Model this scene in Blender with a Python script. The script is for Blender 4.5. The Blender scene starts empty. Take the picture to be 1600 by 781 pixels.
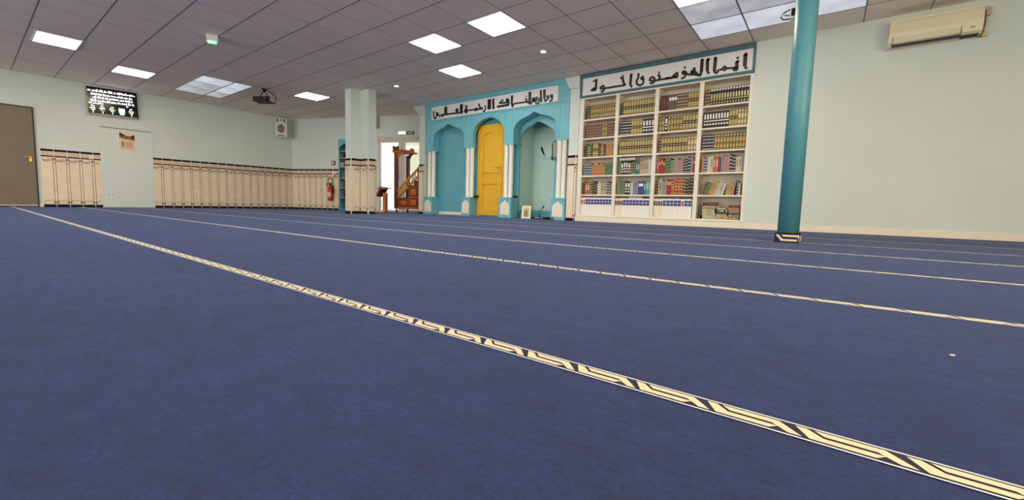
import bpy, bmesh, math, random
from mathutils import Vector, Matrix

S = bpy.context.scene
C = S.collection
rnd = random.Random(7)
PI = math.pi

# ---------------------------------------------------------------- camera
H = 2.716                      # ceiling height
CAMH = 0.2667
cam_data = bpy.data.cameras.new('camera')
cam = bpy.data.objects.new('camera', cam_data)
C.objects.link(cam)
R0 = (0.7842714, 0.6199536, 0.0239967)
R1 = (-0.0729843, 0.0537809, 0.9958820)
R2 = (-0.6161101, 0.7827932, -0.0874257)
cam.matrix_world = Matrix(((R0[0], R1[0], -R2[0], 0.0), (R0[1], R1[1], -R2[1], 0.0),
                           (R0[2], R1[2], -R2[2], CAMH), (0, 0, 0, 1)))
cam_data.sensor_fit = 'HORIZONTAL'
cam_data.sensor_width = 36.0
cam_data.lens = 655.23 * 36.0 / 1600.0
cam_data.shift_x = 26.5 / 1600.0
cam_data.shift_y = -12.64 / 1600.0
cam_data.clip_start = 0.02
S.camera = cam

# ---------------------------------------------------------------- world, exposure
world = bpy.data.worlds.new('world')
S.world = world
world.use_nodes = True
wb = world.node_tree.nodes['Background']
wb.inputs[0].default_value = (0.93, 0.97, 1.0, 1)
wb.inputs[1].default_value = 3.2
S.view_settings.view_transform = 'Standard'
S.view_settings.look = 'None'
S.view_settings.exposure = 0.44
S.view_settings.gamma = 1.0
S.view_settings.use_curve_mapping = False
WARM = (1.0, 0.82, 0.58)
COOL = (0.97, 1.0, 0.98)
WARM_POWER = 19.0              # radiance of the warm ceiling panels
COOL_POWER = 19.0
def fill_light(name, loc, rot, sx, sy, power, col):
    d = bpy.data.lights.new(name, 'AREA'); d.shape = 'RECTANGLE'; d.size = sx; d.size_y = sy; d.energy = power; d.color = col
    o = bpy.data.objects.new(name, d); C.objects.link(o); o.location = loc; o.rotation_euler = rot
    return o
# unseen area lamps added to brighten the room, behind and right of the viewer
fill_light('fill_light_near', (-4.5, -6.95, 1.25), (PI / 2, 0, 0), 13.0, 1.9, 430, (1.0, 0.97, 0.92))
fill_light('fill_light_right', (3.35, 1.0, 1.25), (PI / 2, 0, PI / 2), 5.0, 1.9, 140, (1.0, 0.80, 0.48))
S.cycles.max_bounces = 10
S.cycles.diffuse_bounces = 5
S.cycles.sample_clamp_indirect = 6.0
S.cycles.caustics_reflective = False
S.cycles.caustics_refractive = False

# ---------------------------------------------------------------- materials
def lin(c):
    return tuple((v / 255 / 12.92) if v / 255 <= 0.04045 else ((v / 255 + 0.055) / 1.055) ** 2.4 for v in c)

MATS = {}
def mat(name, rgb, rough=0.6, metal=0.0, noise=0.0, nscale=8.0, bump=0.0, bscale=60.0, sheen=0.0, spec=0.5, stretch=None, coat=0.0):
    if name in MATS:
        return MATS[name]
    m = bpy.data.materials.new(name)
    m.use_nodes = True
    nt = m.node_tree
    b = nt.nodes['Principled BSDF']
    col = lin(rgb) + (1,)
    b.inputs['Base Color'].default_value = col
    b.inputs['Roughness'].default_value = rough
    b.inputs['Metallic'].default_value = metal
    b.inputs['Specular IOR Level'].default_value = spec
    b.inputs['Sheen Weight'].default_value = sheen
    b.inputs['Coat Weight'].default_value = coat
    tc = nt.nodes.new('ShaderNodeTexCoord')
    src = tc.outputs['Object']
    if stretch:
        mp = nt.nodes.new('ShaderNodeMapping')
        mp.inputs['Scale'].default_value = stretch
        nt.links.new(src, mp.inputs[0])
        src = mp.outputs[0]
    if noise > 0:
        n = nt.nodes.new('ShaderNodeTexNoise')
        n.inputs['Scale'].default_value = nscale
        n.inputs['Detail'].default_value = 6
        nt.links.new(src, n.inputs['Vector'])
        r = nt.nodes.new('ShaderNodeMapRange')
        r.inputs['From Min'].default_value = 0.3
        r.inputs['From Max'].default_value = 0.7
        r.inputs['To Min'].default_value = 1 - noise
        r.inputs['To Max'].default_value = 1 + noise
        nt.links.new(n.outputs['Fac'], r.inputs['Value'])
        x = nt.nodes.new('ShaderNodeVectorMath')
        x.operation = 'SCALE'
        x.inputs[0].default_value = col[:3]
        nt.links.new(r.outputs[0], x.inputs['Scale'])
        nt.links.new(x.outputs[0], b.inputs['Base Color'])
    if bump > 0:
        n2 = nt.nodes.new('ShaderNodeTexNoise')
        n2.inputs['Scale'].default_value = bscale
        n2.inputs['Detail'].default_value = 4
        nt.links.new(src, n2.inputs['Vector'])
        bp = nt.nodes.new('ShaderNodeBump')
        bp.inputs['Strength'].default_value = bump
        bp.inputs['Distance'].default_value = 0.01
        nt.links.new(n2.outputs['Fac'], bp.inputs['Height'])
        nt.links.new(bp.outputs[0], b.inputs['Normal'])
    MATS[name] = m
    return m

def emit(name, rgb, power):
    if name in MATS:
        return MATS[name]
    m = bpy.data.materials.new(name)
    m.use_nodes = True
    b = m.node_tree.nodes['Principled BSDF']
    b.inputs['Base Color'].default_value = (0.8, 0.8, 0.8, 1)
    b.inputs['Emission Color'].default_value = tuple(rgb) + (1,)
    b.inputs['Emission Strength'].default_value = power
    MATS[name] = m
    return m

def carpet_mat():
    m = bpy.data.materials.new('carpet_blue')
    m.use_nodes = True
    nt = m.node_tree
    b = nt.nodes['Principled BSDF']
    tc = nt.nodes.new('ShaderNodeTexCoord')
    def noise(scale, detail, stretch=None, rough=0.6):
        n = nt.nodes.new('ShaderNodeTexNoise')
        n.inputs['Scale'].default_value = scale
        n.inputs['Detail'].default_value = detail
        n.inputs['Roughness'].default_value = rough
        src = tc.outputs['Object']
        if stretch:
            mp = nt.nodes.new('ShaderNodeMapping')
            mp.inputs['Scale'].default_value = stretch
            nt.links.new(src, mp.inputs[0])
            src = mp.outputs[0]
        nt.links.new(src, n.inputs['Vector'])
        return n.outputs['Fac']
    fine = noise(110, 8, None, 0.85)
    mid = noise(20, 9, (0.6, 1.0, 1), 0.78)
    big = noise(1.3, 3)
    def rng(v, a, c, lo, hi):
        r = nt.nodes.new('ShaderNodeMapRange')
        r.inputs['From Min'].default_value = a
        r.inputs['From Max'].default_value = c
        r.inputs['To Min'].default_value = lo
        r.inputs['To Max'].default_value = hi
        nt.links.new(v, r.inputs['Value'])
        return r.outputs[0]
    def mul(a, c):
        r = nt.nodes.new('ShaderNodeMath')
        r.operation = 'MULTIPLY'
        nt.links.new(a, r.inputs[0])
        nt.links.new(c, r.inputs[1])
        return r.outputs[0]
    f = mul(mul(rng(fine, 0.35, 0.65, 0.40, 1.60), rng(mid, 0.32, 0.68, 0.50, 1.50)), rng(big, 0.3, 0.7, 0.84, 1.16))
    x = nt.nodes.new('ShaderNodeVectorMath')
    x.operation = 'SCALE'
    x.inputs[0].default_value = lin(CARPET)
    nt.links.new(f, x.inputs['Scale'])
    nt.links.new(x.outputs[0], b.inputs['Base Color'])
    b.inputs['Roughness'].default_value = 0.95
    b.inputs['Specular IOR Level'].default_value = 0.05
    b.inputs['Sheen Weight'].default_value = 0.26
    b.inputs['Sheen Roughness'].default_value = 0.5
    b.inputs['Sheen Tint'].default_value = (0.62, 0.74, 1.0, 1)
    bp = nt.nodes.new('ShaderNodeBump')
    bp.inputs['Strength'].default_value = 0.7
    bp.inputs['Distance'].default_value = 0.008
    nt.links.new(fine, bp.inputs['Height'])
    nt.links.new(bp.outputs[0], b.inputs['Normal'])
    return m

CARPET = (28, 42, 98)
M_carpet = carpet_mat()
M_cream = mat('carpet_cream', (224, 208, 168), 0.9, noise=0.10, nscale=300, sheen=0.3)
M_white_yarn = mat('carpet_pale_line', (226, 228, 234), 0.9, sheen=0.4)
M_navy = mat('carpet_navy', (36, 38, 66), 0.95)
M_wall = mat('wall_paint_pale_green', (208, 218, 212), 0.55, noise=0.02, nscale=2, bump=0.04, bscale=140, spec=0.3)
M_ceil = mat('ceiling_tile', (246, 232, 221), 0.9, noise=0.035, nscale=1.6, bump=0.10, bscale=220, spec=0.2)
M_joint = mat('ceiling_joint', (146, 136, 131), 0.9)
M_joint2 = mat('ceiling_joint_faint', (196, 185, 178), 0.9)
M_tile = mat('tile_cream', (228, 212, 186), 0.28, noise=0.05, nscale=5)
M_tile_pink = mat('tile_pinkish_band', (208, 184, 162), 0.3, noise=0.08, nscale=30)
M_tile_dark = mat('tile_dark_cap', (22, 19, 34), 0.6, spec=0.1)
M_tile_line = mat('tile_dark_line', (52, 36, 34), 0.6, spec=0.1)
M_tile_brown = mat('tile_brown_line', (112, 82, 64), 0.35)
M_grout = mat('tile_white_joint', (228, 222, 205), 0.5)
M_teal = mat('paint_turquoise', (110, 180, 192), 0.45, noise=0.04, nscale=3, bump=0.02)
M_teal_deep = mat('paint_turquoise_deep', (98, 166, 180), 0.45, noise=0.04, nscale=3)
M_niche = mat('paint_niche_pale_green', (186, 212, 202), 0.5, noise=0.02)
M_white = mat('paint_white', (233, 230, 220), 0.4, noise=0.02)
M_cream_paint = mat('paint_cream_white', (232, 222, 200), 0.4, noise=0.02)
M_yellow = mat('paint_yellow', (226, 172, 38), 0.4, noise=0.03)
M_shelf = mat('shelf_white_laminate', (230, 222, 206), 0.45, noise=0.02)
M_signboard = mat('sign_board_white', (226, 222, 220), 0.5, noise=0.02)
M_black = mat('black_paint', (16, 16, 18), 0.45)
M_blackp = mat('black_plastic', (13, 13, 15), 0.5, spec=0.25)
M_darkteal = mat('frame_dark_teal', (58, 104, 114), 0.45)
M_door = mat('door_grey_brown', (116, 103, 86), 0.4, noise=0.05, nscale=4)
M_brass = mat('brass', (200, 160, 80), 0.3, metal=0.9)
M_steel = mat('steel', (160, 160, 160), 0.35, metal=0.8)
M_wood = mat('wood_orange_brown', (192, 104, 46), 0.4, noise=0.22, nscale=6, stretch=(1, 1, 7))
M_wood_d = mat('wood_dark_brown', (98, 48, 24), 0.45, noise=0.2, nscale=6, stretch=(1, 1, 7))
M_wood_l = mat('wood_golden', (190, 138, 66), 0.4, noise=0.15, nscale=7, stretch=(1, 1, 7))
M_ac = mat('air_conditioner_plastic', (226, 216, 186), 0.35)
M_ac2 = mat('air_conditioner_flap', (214, 204, 172), 0.4)
M_red = mat('extinguisher_red', (190, 34, 26), 0.3)
M_speaker = mat('speaker_white_plastic', (214, 212, 206), 0.5)
M_grille = mat('speaker_grille', (128, 112, 102), 0.6, noise=0.2, nscale=200)
M_column = mat('column_turquoise_gloss', (76, 140, 154), 0.42, noise=0.03)
M_screen = mat('screen_black', (6, 6, 10), 0.2)
M_frame = mat('door_frame_greige', (206, 200, 190), 0.5)

# ---------------------------------------------------------------- mesh helpers
class MB:
    """collects simple shapes into one bmesh, each with its own material"""
    def __init__(self):
        self.bm = bmesh.new()
        self.mats = []
    def mi(self, m):
        if m not in self.mats:
            self.mats.append(m)
        return self.mats.index(m)
    def _done(self, verts, m, smooth=False):
        i = self.mi(m)
        for f in {f for v in verts for f in v.link_faces}:
            f.material_index = i
            f.smooth = smooth
    def box(self, x0, x1, y0, y1, z0, z1, m, bevel=0.0, M=None):
        r = bmesh.ops.create_cube(self.bm, size=1.0)
        vs = r['verts']
        T = Matrix.Translation(((x0 + x1) / 2, (y0 + y1) / 2, (z0 + z1) / 2)) @ Matrix.Diagonal((abs(x1 - x0), abs(y1 - y0), abs(z1 - z0), 1))
        bmesh.ops.transform(self.bm, matrix=T, verts=vs)
        if bevel > 0:
            es = list({e for v in vs for e in v.link_edges})
            g = bmesh.ops.bevel(self.bm, geom=es, offset=bevel, segments=2, affect='EDGES', profile=0.5)
            vs = list({v for f in g['faces'] for v in f.verts} | {v for v in vs if v.is_valid})
            seen = set(vs); stack = list(vs)
            while stack:
                v = stack.pop()
                for e in v.link_edges:
                    o = e.other_vert(v)
                    if o not in seen:
                        seen.add(o); stack.append(o)
            vs = list(seen)
        if M is not None:
            bmesh.ops.transform(self.bm, matrix=M, verts=vs)
        self._done(vs, m)
        return vs
    def prism(self, poly, y0, y1, m, axis='y', M=None):
        """polygon given in two axes, extruded along the third"""
        def P(a, b, t):
            return {'y': (a, t, b), 'x': (t, a, b), 'z': (a, b, t)}[axis]
        A = [self.bm.verts.new(P(a, b, y0)) for a, b in poly]
        B = [self.bm.verts.new(P(a, b, y1)) for a, b in poly]
        n = len(poly)
        fs = [self.bm.faces.new(A), self.bm.faces.new(B[::-1])]
        for i in range(n):
            fs.append(self.bm.faces.new((A[i], B[i], B[(i + 1) % n], A[(i + 1) % n])))
        if M is not None:
            bmesh.ops.transform(self.bm, matrix=M, verts=A + B)
        k = self.mi(m)
        for f in fs:
            f.material_index = k
        bmesh.ops.recalc_face_normals(self.bm, faces=fs)
    def quad(self, pts, m):
        f = self.bm.faces.new([self.bm.verts.new(p) for p in pts])
        f.material_index = self.mi(m)
    def cyl(self, x, y, z0, z1, r0, m, r1=None, seg=20, M=None):
        r1 = r0 if r1 is None else r1
        self.lathe([(r0, z0), (r1, z1)], m, x, y, seg, M)
    def lathe(self, prof, m, x=0, y=0, seg=20, M=None, smooth=True):
        rings = []
        for r, z in prof:
            rings.append([self.bm.verts.new((x + r * math.cos(2 * PI * i / seg), y + r * math.sin(2 * PI * i / seg), z)) for i in range(seg)])
        k = self.mi(m)
        fs = []
        for a, b in zip(rings[:-1], rings[1:]):
            for i in range(seg):
                f = self.bm.faces.new((a[i], a[(i + 1) % seg], b[(i + 1) % seg], b[i]))
                f.smooth = smooth
                fs.append(f)
        fs.append(self.bm.faces.new(rings[0][::-1]))
        fs.append(self.bm.faces.new(rings[-1]))
        for f in fs:
            f.material_index = k
        vs = [v for r_ in rings for v in r_]
        if M is not None:
            bmesh.ops.transform(self.bm, matrix=M, verts=vs)
        bmesh.ops.recalc_face_normals(self.bm, faces=fs)
    def tube(self, pts, r, m, seg=8):
        pts = [Vector(p) for p in pts]
        rings = []
        for i, p in enumerate(pts):
            a = pts[max(i - 1, 0)]; b = pts[min(i + 1, len(pts) - 1)]
            d = (b - a).normalized()
            up = Vector((0, 0, 1)) if abs(d.z) < 0.95 else Vector((1, 0, 0))
            s = d.cross(up).normalized(); t = s.cross(d)
            rr = r[i] if isinstance(r, (list, tuple)) else r
            rings.append([self.bm.verts.new(p + rr * (math.cos(2 * PI * k / seg) * s + math.sin(2 * PI * k / seg) * t)) for k in range(seg)])
        k = self.mi(m); fs = []
        for a, b in zip(rings[:-1], rings[1:]):
            for i in range(seg):
                f = self.bm.faces.new((a[i], a[(i + 1) % seg], b[(i + 1) % seg], b[i])); f.smooth = True; fs.append(f)
        fs.append(self.bm.faces.new(rings[0][::-1])); fs.append(self.bm.faces.new(rings[-1]))
        for f in fs:
            f.material_index = k
        bmesh.ops.recalc_face_normals(self.bm, faces=fs)
    def stroke(self, pts, w, y0, y1, m):
        """thick polyline in x,z with rounded joints, extruded along y"""
        for a, b in zip(pts[:-1], pts[1:]):
            dx, dz = b[0] - a[0], b[1] - a[1]
            L = math.hypot(dx, dz)
            if L < 1e-6:
                continue
            nx, nz = -dz / L * w / 2, dx / L * w / 2
            self.prism([(a[0] + nx, a[1] + nz), (b[0] + nx, b[1] + nz), (b[0] - nx, b[1] - nz), (a[0] - nx, a[1] - nz)], y0, y1, m)
        for p in pts[1:-1]:
            self.prism([(p[0] + w / 2 * math.cos(2 * PI * k / 8), p[1] + w / 2 * math.sin(2 * PI * k / 8)) for k in range(8)], y0 - 0.0003, y1, m)
    def ring(self, cx, cz, r, w, y, m, a0=0, a1=2 * PI, seg=12):
        k = self.mi(m)
        for i in range(seg):
            t0 = a0 + (a1 - a0) * i / seg; t1 = a0 + (a1 - a0) * (i + 1) / seg
            q = [(cx + (r + s * w / 2) * math.cos(t), y, cz + (r + s * w / 2) * math.sin(t)) for t, s in ((t0, 1), (t1, 1), (t1, -1), (t0, -1))]
            f = self.bm.faces.new([self.bm.verts.new(p) for p in q]); f.material_index = k
    def build(self, name, parent=None, loc=None, rotz=None):
        me = bpy.data.meshes.new(name)
        self.bm.to_mesh(me)
        self.bm.free()
        for m in self.mats:
            me.materials.append(m)
        o = bpy.data.objects.new(name, me)
        C.objects.link(o)
        if parent is not None:
            o.parent = parent
        if loc is not None:
            o.location = loc
        if rotz is not None:
            o.rotation_euler = (0, 0, rotz)
        return o

def tag(o, label, cat, group=None):
    o['label'] = label
    o['category'] = cat
    if group:
        o['group'] = group
    return o
def thing(name, label, cat, loc=(0, 0, 0), rotz=0.0, group=None):
    o = bpy.data.objects.new(name, None)
    o.empty_display_size = 0.1
    C.objects.link(o)
    o.location = loc
    o.rotation_euler = (0, 0, rotz)
    return tag(o, label, cat, group)
def struct(o):
    o['kind'] = 'structure'
    return o
def quickbox(name, parent, a, m, bevel=0.0):
    b = MB(); b.box(*a, m, bevel=bevel)
    return b.build(name, parent)

# ---------------------------------------------------------------- room
XL, YF = -13.0, 7.29           # left wall plane, front (prayer direction) wall plane
XR, YN = 3.4, -7.0             # right and near walls, outside the photograph
BA = math.atan2(0.42, 1.0)     # direction of the slanted back wall
def back(s, d=0.0, z=0.0):     # s along the slanted wall from the corner, d into the room
    return Vector((XL + s * math.cos(BA) + d * math.sin(BA), 6.36 + s * math.sin(BA) - d * math.cos(BA), z))

def motif_row(b, x0, y, n, pitch=0.1):
    yb = y - 0.0195
    z = 0.0015
    b.quad([(XL, yb + 0.001, 0.0008), (x0 + n * pitch, yb + 0.001, 0.0008), (x0 + n * pitch, yb + 0.038, 0.0008), (XL, yb + 0.038, 0.0008)], M_navy)
    for v in (yb, yb + 0.0365):
        b.quad([(XL, v, z), (x0 + n * pitch, v, z), (x0 + n * pitch, v + 0.003, z), (XL, v + 0.003, z)], M_white_yarn)
    v0 = y - 0.0125
    Lp = [(0.0, 0.0265), (0.012, 0.0265), (0.028, 0.0105), (0.083, 0.0105), (0.074, 0.0002), (0.015, 0.0002)]
    Jp = [(0.019, 0.0265), (0.083, 0.0265), (0.108, 0.000), (0.094, 0.000), (0.076, 0.0160), (0.029, 0.0160)]
    for i in range(n):
        for poly in (Lp, Jp):
            b.quad([(x0 + i * pitch + u, v0 + v, z) for u, v in poly][::-1], M_cream)

b = MB()
b.box(XL - 0.1, XR + 0.1, YN - 0.1, 9.2, -0.06, 0.0, M_carpet)
for k, y in enumerate((0.617, 1.606, 2.588, 3.575, 4.56, 5.54, 6.60)):
    motif_row(b, XL + 0.088, y, 162)
floor = struct(b.build('floor'))

GX, GY, T = -5.2132, 0.1416, 0.6
def gx(i): return GX + T * i
def gy(i): return GY + T * i
b = MB()
b.box(XL - 0.1, XR + 0.1, YN - 0.1, 9.2, H, H + 0.08, M_ceil)
for i in range(-8, 15):        # joints along the prayer rows, dark shadow gaps
    y = gy(i)
    if YN < y < YF:
        b.quad([(XL, y - 0.007, H - 0.001), (XL, y + 0.007, H - 0.001), (XR, y + 0.007, H - 0.001), (XR, y - 0.007, H - 0.001)], M_joint)
for i in range(-13, 15):
    x = gx(i)
    if XL < x < XR:
        b.quad([(x - 0.006, YN, H - 0.0012), (x - 0.006, YF, H - 0.0012), (x + 0.006, YF, H - 0.0012), (x + 0.006, YN, H - 0.0012)], M_joint if i > 2 else M_joint2)
ceiling = struct(b.build('ceiling'))

b = MB(); b.box(XL - 0.15, XL, YN, 6.36, 0, H, M_wall); struct(b.build('wall_left'))
b = MB(); b.box(XL - 0.15, XR + 0.15, YN - 0.15, YN, 0, H, M_wall); struct(b.build('wall_near'))
b = MB(); b.box(XR, XR + 0.15, YN, 7.45, 0, H, M_wall); struct(b.build('wall_right'))
# front wall: plain stretch behind the round column, and the recess backs behind niche block and bookcase
b = MB()
b.box(-0.985, XR, YF, YF + 0.15, 0, H, M_wall)
b.box(-0.985, -0.90, YF + 0.16, 8.19, 0, H, M_wall)
b.box(-8.034, -0.90, 8.20, 8.35, 0, H, M_wall)
b.box(-8.12, -8.035, YF + 0.285, 8.5, 0, H, M_wall)
struct(b.build('wall_front'))
# invented windows: bare frames on solid walls, added around the unseen lamps
b = MB()
for i in range(6):
    x = -11.0 + i * 2.6
    b.box(x - 0.05, x + 0.05, YN, YN + 0.07, 0.25, 2.25, M_white, bevel=0.004)
b.box(-11.05, 2.05, YN, YN + 0.07, 2.2, 2.3, M_white, bevel=0.004); b.box(-11.05, 2.05, YN, YN + 0.10, 0.2, 0.3, M_white, bevel=0.004)
struct(b.build('added_window_1'))
b = MB()
for i in range(3):
    y = -1.5 + i * 2.5
    b.box(XR - 0.07, XR, y - 0.05, y + 0.05, 0.25, 2.25, M_white, bevel=0.004)
b.box(XR - 0.07, XR, -1.55, 3.55, 2.2, 2.3, M_white, bevel=0.004); b.box(XR - 0.10, XR, -1.55, 3.55, 0.2, 0.3, M_white, bevel=0.004)
struct(b.build('added_window_2'))
b = MB()
b.box(-0.985, XR, YF - 0.015, YF, 0, 0.085, M_cream_paint, bevel=0.003)
struct(b.build('baseboard_front'))

# slanted back wall with the glazed doorway (local x along the wall, local y into the wall)
BL = lambda x: (x - XL) / math.cos(BA)      # world x on the wall -> distance along it
S0, S1 = BL(-10.29), BL(-8.60)
b = MB()
b.box(0, S0, 0, 0.15, 0, H, M_wall)
b.box(S0, S1, 0, 0.15, 2.14, H, M_wall)
b.box(S1, BL(-7.9), 0, 0.15, 0, H, M_wall)
struct(b.build('wall_back', loc=(XL, 6.36, 0), rotz=BA))
# ---------------------------------------------------------------- tiled dado
def dado(b, u0, u1, joints, top=1.22, pitch=0.2025):
    """local frame: x along the wall, -y out of the wall"""
    t = 0.012
    b.box(u0, u1, -t, 0, 0, top, M_tile)
    y = -t - 0.0012
    def strip(a, c, z0, z1, m, yy=y):
        a = max(a, u0); c = min(c, u1)
        if c - a > 0.001:
            b.box(a, c, yy, -t + 0.001, z0, z1, m)
    strip(u0, u1, top - 0.046, top, M_tile_dark)
    strip(u0, u1, 1.085, top - 0.046, M_tile_pink)
    strip(u0, u1, 1.057, 1.085, M_tile_line)
    strip(u0, u1, 0.0, 0.056, M_tile_dark)
    strip(u0, u1, 0.062, 0.072, M_tile_pink)
    js = sorted(joints)
    for j in js:
        strip(j - 0.004, j + 0.004, 0, top, M_grout, y - 0.001)
        for s in (-1, 1):
            strip(j + s * 0.021 - 0.004, j + s * 0.021 + 0.004, 0.13, 0.99, M_tile_brown)
            strip(j + s * 0.014 - 0.010, j + s * 0.014 + 0.010, 0.985, 1.045, M_tile_brown)
            strip(j + s * 0.012 - 0.007, j + s * 0.012 + 0.007, 0.925, 0.945, M_tile_brown)
            strip(j + s * 0.017 - 0.013, j + s * 0.017 + 0.013, 0.075, 0.125, M_tile_brown)
    for j in [js[0] - pitch] + js:
        for sx in (-1, 1):
            cx = j + pitch / 2 + sx * 0.036
            if u0 + 0.03 < cx < u1 - 0.03:
                b.ring(cx, 0.995, 0.032, 0.008, y, M_tile_brown, -0.2 if sx > 0 else PI - 0.9, PI + 0.9 if sx > 0 else PI + PI + 0.2)
                b.ring(cx - sx * 0.004, 0.995, 0.013, 0.007, y, M_tile_brown)
                b.ring(cx, 0.118, 0.030, 0.008, y, M_tile_brown, -0.9 if sx > 0 else 0.0, PI if sx > 0 else PI + 0.9)
        cx = j + pitch / 2
        if u0 + 0.06 < cx < u1 - 0.06:
            b.ring(cx, 1.03, 0.07, 0.007, y, M_tile_brown, PI + 0.5, 2 * PI - 0.5)

def joints_from(u0, u1, first, pitch=0.2025):
    r = []; x = first
    while x < u1 - 0.01:
        if x > u0 + 0.01:
            r.append(x)
        x += pitch
    return r
LW = dict(loc=(XL, 0, 0), rotz=PI / 2)
BW = dict(loc=(XL, 6.36, 0), rotz=BA)
b = MB(); dado(b, 1.07, 1.995, joints_from(1.07, 1.995, 1.262)); struct(b.build('trim_1', **LW))
b = MB(); dado(b, 2.945, 6.352, joints_from(2.945, 6.352, 3.116)); struct(b.build('trim_2', **LW))
b = MB(); dado(b, 0.014, S0 - 0.05, joints_from(0.014, S0 - 0.05, 0.03 + 0.2025)); struct(b.build('trim_3', **BW))
b = MB(); b.box(1.005, 1.07, -0.01, 0, 0, 0.06, M_cream_paint); struct(b.build('baseboard_left', **LW))

# ---------------------------------------------------------------- doors
b = MB()                                           # grey-brown door at the far left
b.box(0.05, 0.99, -0.012, 0.03, 0.045, 2.02, M_door, bevel=0.004)
b.box(0.05, 0.99, -0.010, 0.03, 0.018, 0.045, mat('door_sill_pale', (196, 186, 168), 0.5))
d1 = struct(b.build('door_1', **LW))
b = MB()
b.box(0.985, 1.01, -0.02, 0.03, 0, 2.04, mat('door_frame_dark', (60, 52, 44), 0.5))
b.box(0.03, 1.01, -0.02, 0.03, 2.02, 2.045, mat('door_frame_dark', (60, 52, 44), 0.5))
b.box(0.03, 0.985, -0.006, 0.03, 0.0, 0.018, M_black)
b.build('door_frame', d1)
b = MB()
b.box(0.905, 0.945, -0.020, -0.012, 0.93, 1.04, M_brass, bevel=0.003)
b.tube([(0.925, -0.02, 1.012), (0.925, -0.06, 1.012), (0.90, -0.066, 1.012), (0.82, -0.062, 1.008)], 0.010, M_brass)
b.build('door_handle', d1)

b = MB()                                           # flush door painted like the wall
b.box(2.005, 2.93, -0.014, 0.03, 0.008, 1.81, M_wall, bevel=0.002)
d2 = struct(b.build('door_2', **LW))
b = MB()
b.box(2.02, 2.925, -0.004, 0.03, 1.81, 1.825, M_black)
b.box(1.996, 2.005, -0.016, 0.03, 0, 1.82, M_wall)
b.box(2.93, 2.944, -0.016, 0.03, 0, 1.81, M_wall)
b.build('door_frame', d2)

# glazed double door in the back wall
M_glass = bpy.data.materials.new('door_glass'); M_glass.use_nodes = True
nt = M_glass.node_tree
for n in list(nt.nodes):
    if n.type != 'OUTPUT_MATERIAL':
        nt.nodes.remove(n)
tr = nt.nodes.new('ShaderNodeBsdfTransparent'); gl = nt.nodes.new('ShaderNodeBsdfGlossy'); mx = nt.nodes.new('ShaderNodeMixShader')
gl.inputs['Roughness'].default_value = 0.05; mx.inputs[0].default_value = 0.06
nt.links.new(tr.outputs[0], mx.inputs[1]); nt.links.new(gl.outputs[0], mx.inputs[2])
nt.links.new(mx.outputs[0], [n for n in nt.nodes if n.type == 'OUTPUT_MATERIAL'][0].inputs[0])
b = MB()
b.box(S0, S0 + 0.05, -0.02, 0.15, 0, 2.14, M_frame, bevel=0.004)
b.box(S1 - 0.05, S1, -0.02, 0.15, 0, 2.14, M_frame, bevel=0.004)
b.box(S0, S1, -0.03, 0.15, 2.10, 2.145, M_frame, bevel=0.004)
b.box(S0 + 0.05, S1 - 0.05, 0.0, 0.15, 2.05, 2.10, M_frame)
d3 = struct(b.build('door_3', **BW))
SM = BL(-9.59)
for a, c in ((S0 + 0.05, SM - 0.004), (SM + 0.004, S1 - 0.05)):
    b = MB()
    l0 = 0.012 if a < SM - 0.1 else 0.10
    l1 = 0.11 if a < SM - 0.1 else 0.05
    b.box(a, a + l0, 0.03, 0.08, 0.01, 2.05, M_frame)
    b.box(c - l1, c, 0.03, 0.08, 0.01, 2.05, M_frame)
    b.box(a + l0, c - l1, 0.03, 0.08, 1.97, 2.05, M_frame)
    b.box(a + l0, c - l1, 0.03, 0.08, 0.01, 0.06, M_frame)
    leaf = b.build('door_leaf', d3)
    b = MB(); b.box(a + l0, c - l1, 0.052, 0.058, 0.06, 1.97, M_glass); b.build('pane', leaf)
    if a < SM - 0.1:
        b = MB()
        hx = c - 0.055
        b.tube([(hx, 0.03, 1.32), (hx, -0.02, 1.30), (hx, -0.02, 0.96), (hx, 0.03, 0.94)], 0.010, M_steel)
        b.build('door_handle', leaf)
b = MB()
b.box(SM - 0.52, S1 + 1.5, 1.2, 1.3, -0.03, 3.2, mat('corridor_pale_yellow', (253, 249, 224), 0.6))
b.box(S0 - 3.0, S1 + 3.0, 0.15, 4.5, -0.10, -0.03, mat('paving_pale', (214, 212, 206), 0.8))
struct(b.build('wall_outside', **BW))

# ---------------------------------------------------------------- pillars and pilasters
t = thing('square_pillar', 'pale green stepped square pillar with tiled base, right of the extinguisher', 'pillar', (-8.41, 5.58, 0))
b = MB()
L = [(-8.52, 5.36), (-8.305, 5.36), (-8.305, 5.60), (-8.01, 5.60), (-8.01, 5.80), (-8.52, 5.80)]
b.prism([(x + 8.41, y - 5.58) for x, y in L], 0, H, M_wall, axis='z')
b.build('shaft', t)
b = MB(); dado(b, 0, 0.215, [0.195 - 0.26, ]); b.build('tile_dado', t, (-8.52 + 8.41, 5.36 - 5.58, 0))
b = MB(); dado(b, 0, 0.24, [0.232]); b.build('tile_dado', t, (-8.305 + 8.41, 5.36 - 5.58, 0), PI / 2)
b = MB(); dado(b, 0.012, 0.295, [0.262]); b.build('tile_dado', t, (-8.305 + 8.41, 5.60 - 5.58, 0))
b = MB(); dado(b, -0.012, 0.20, [0.176]); b.build('tile_dado', t, (-8.01 + 8.41, 5.60 - 5.58, 0), PI / 2)
b = MB()
for x, y in ((-8.305, 5.36), (-8.01, 5.60)):
    b.box(x + 8.41 - 0.004, x + 8.41 + 0.014, y - 5.58 - 0.014, y - 5.58 + 0.004, 0, 1.22, M_grout)
b.build('corner_bead', t)

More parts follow.
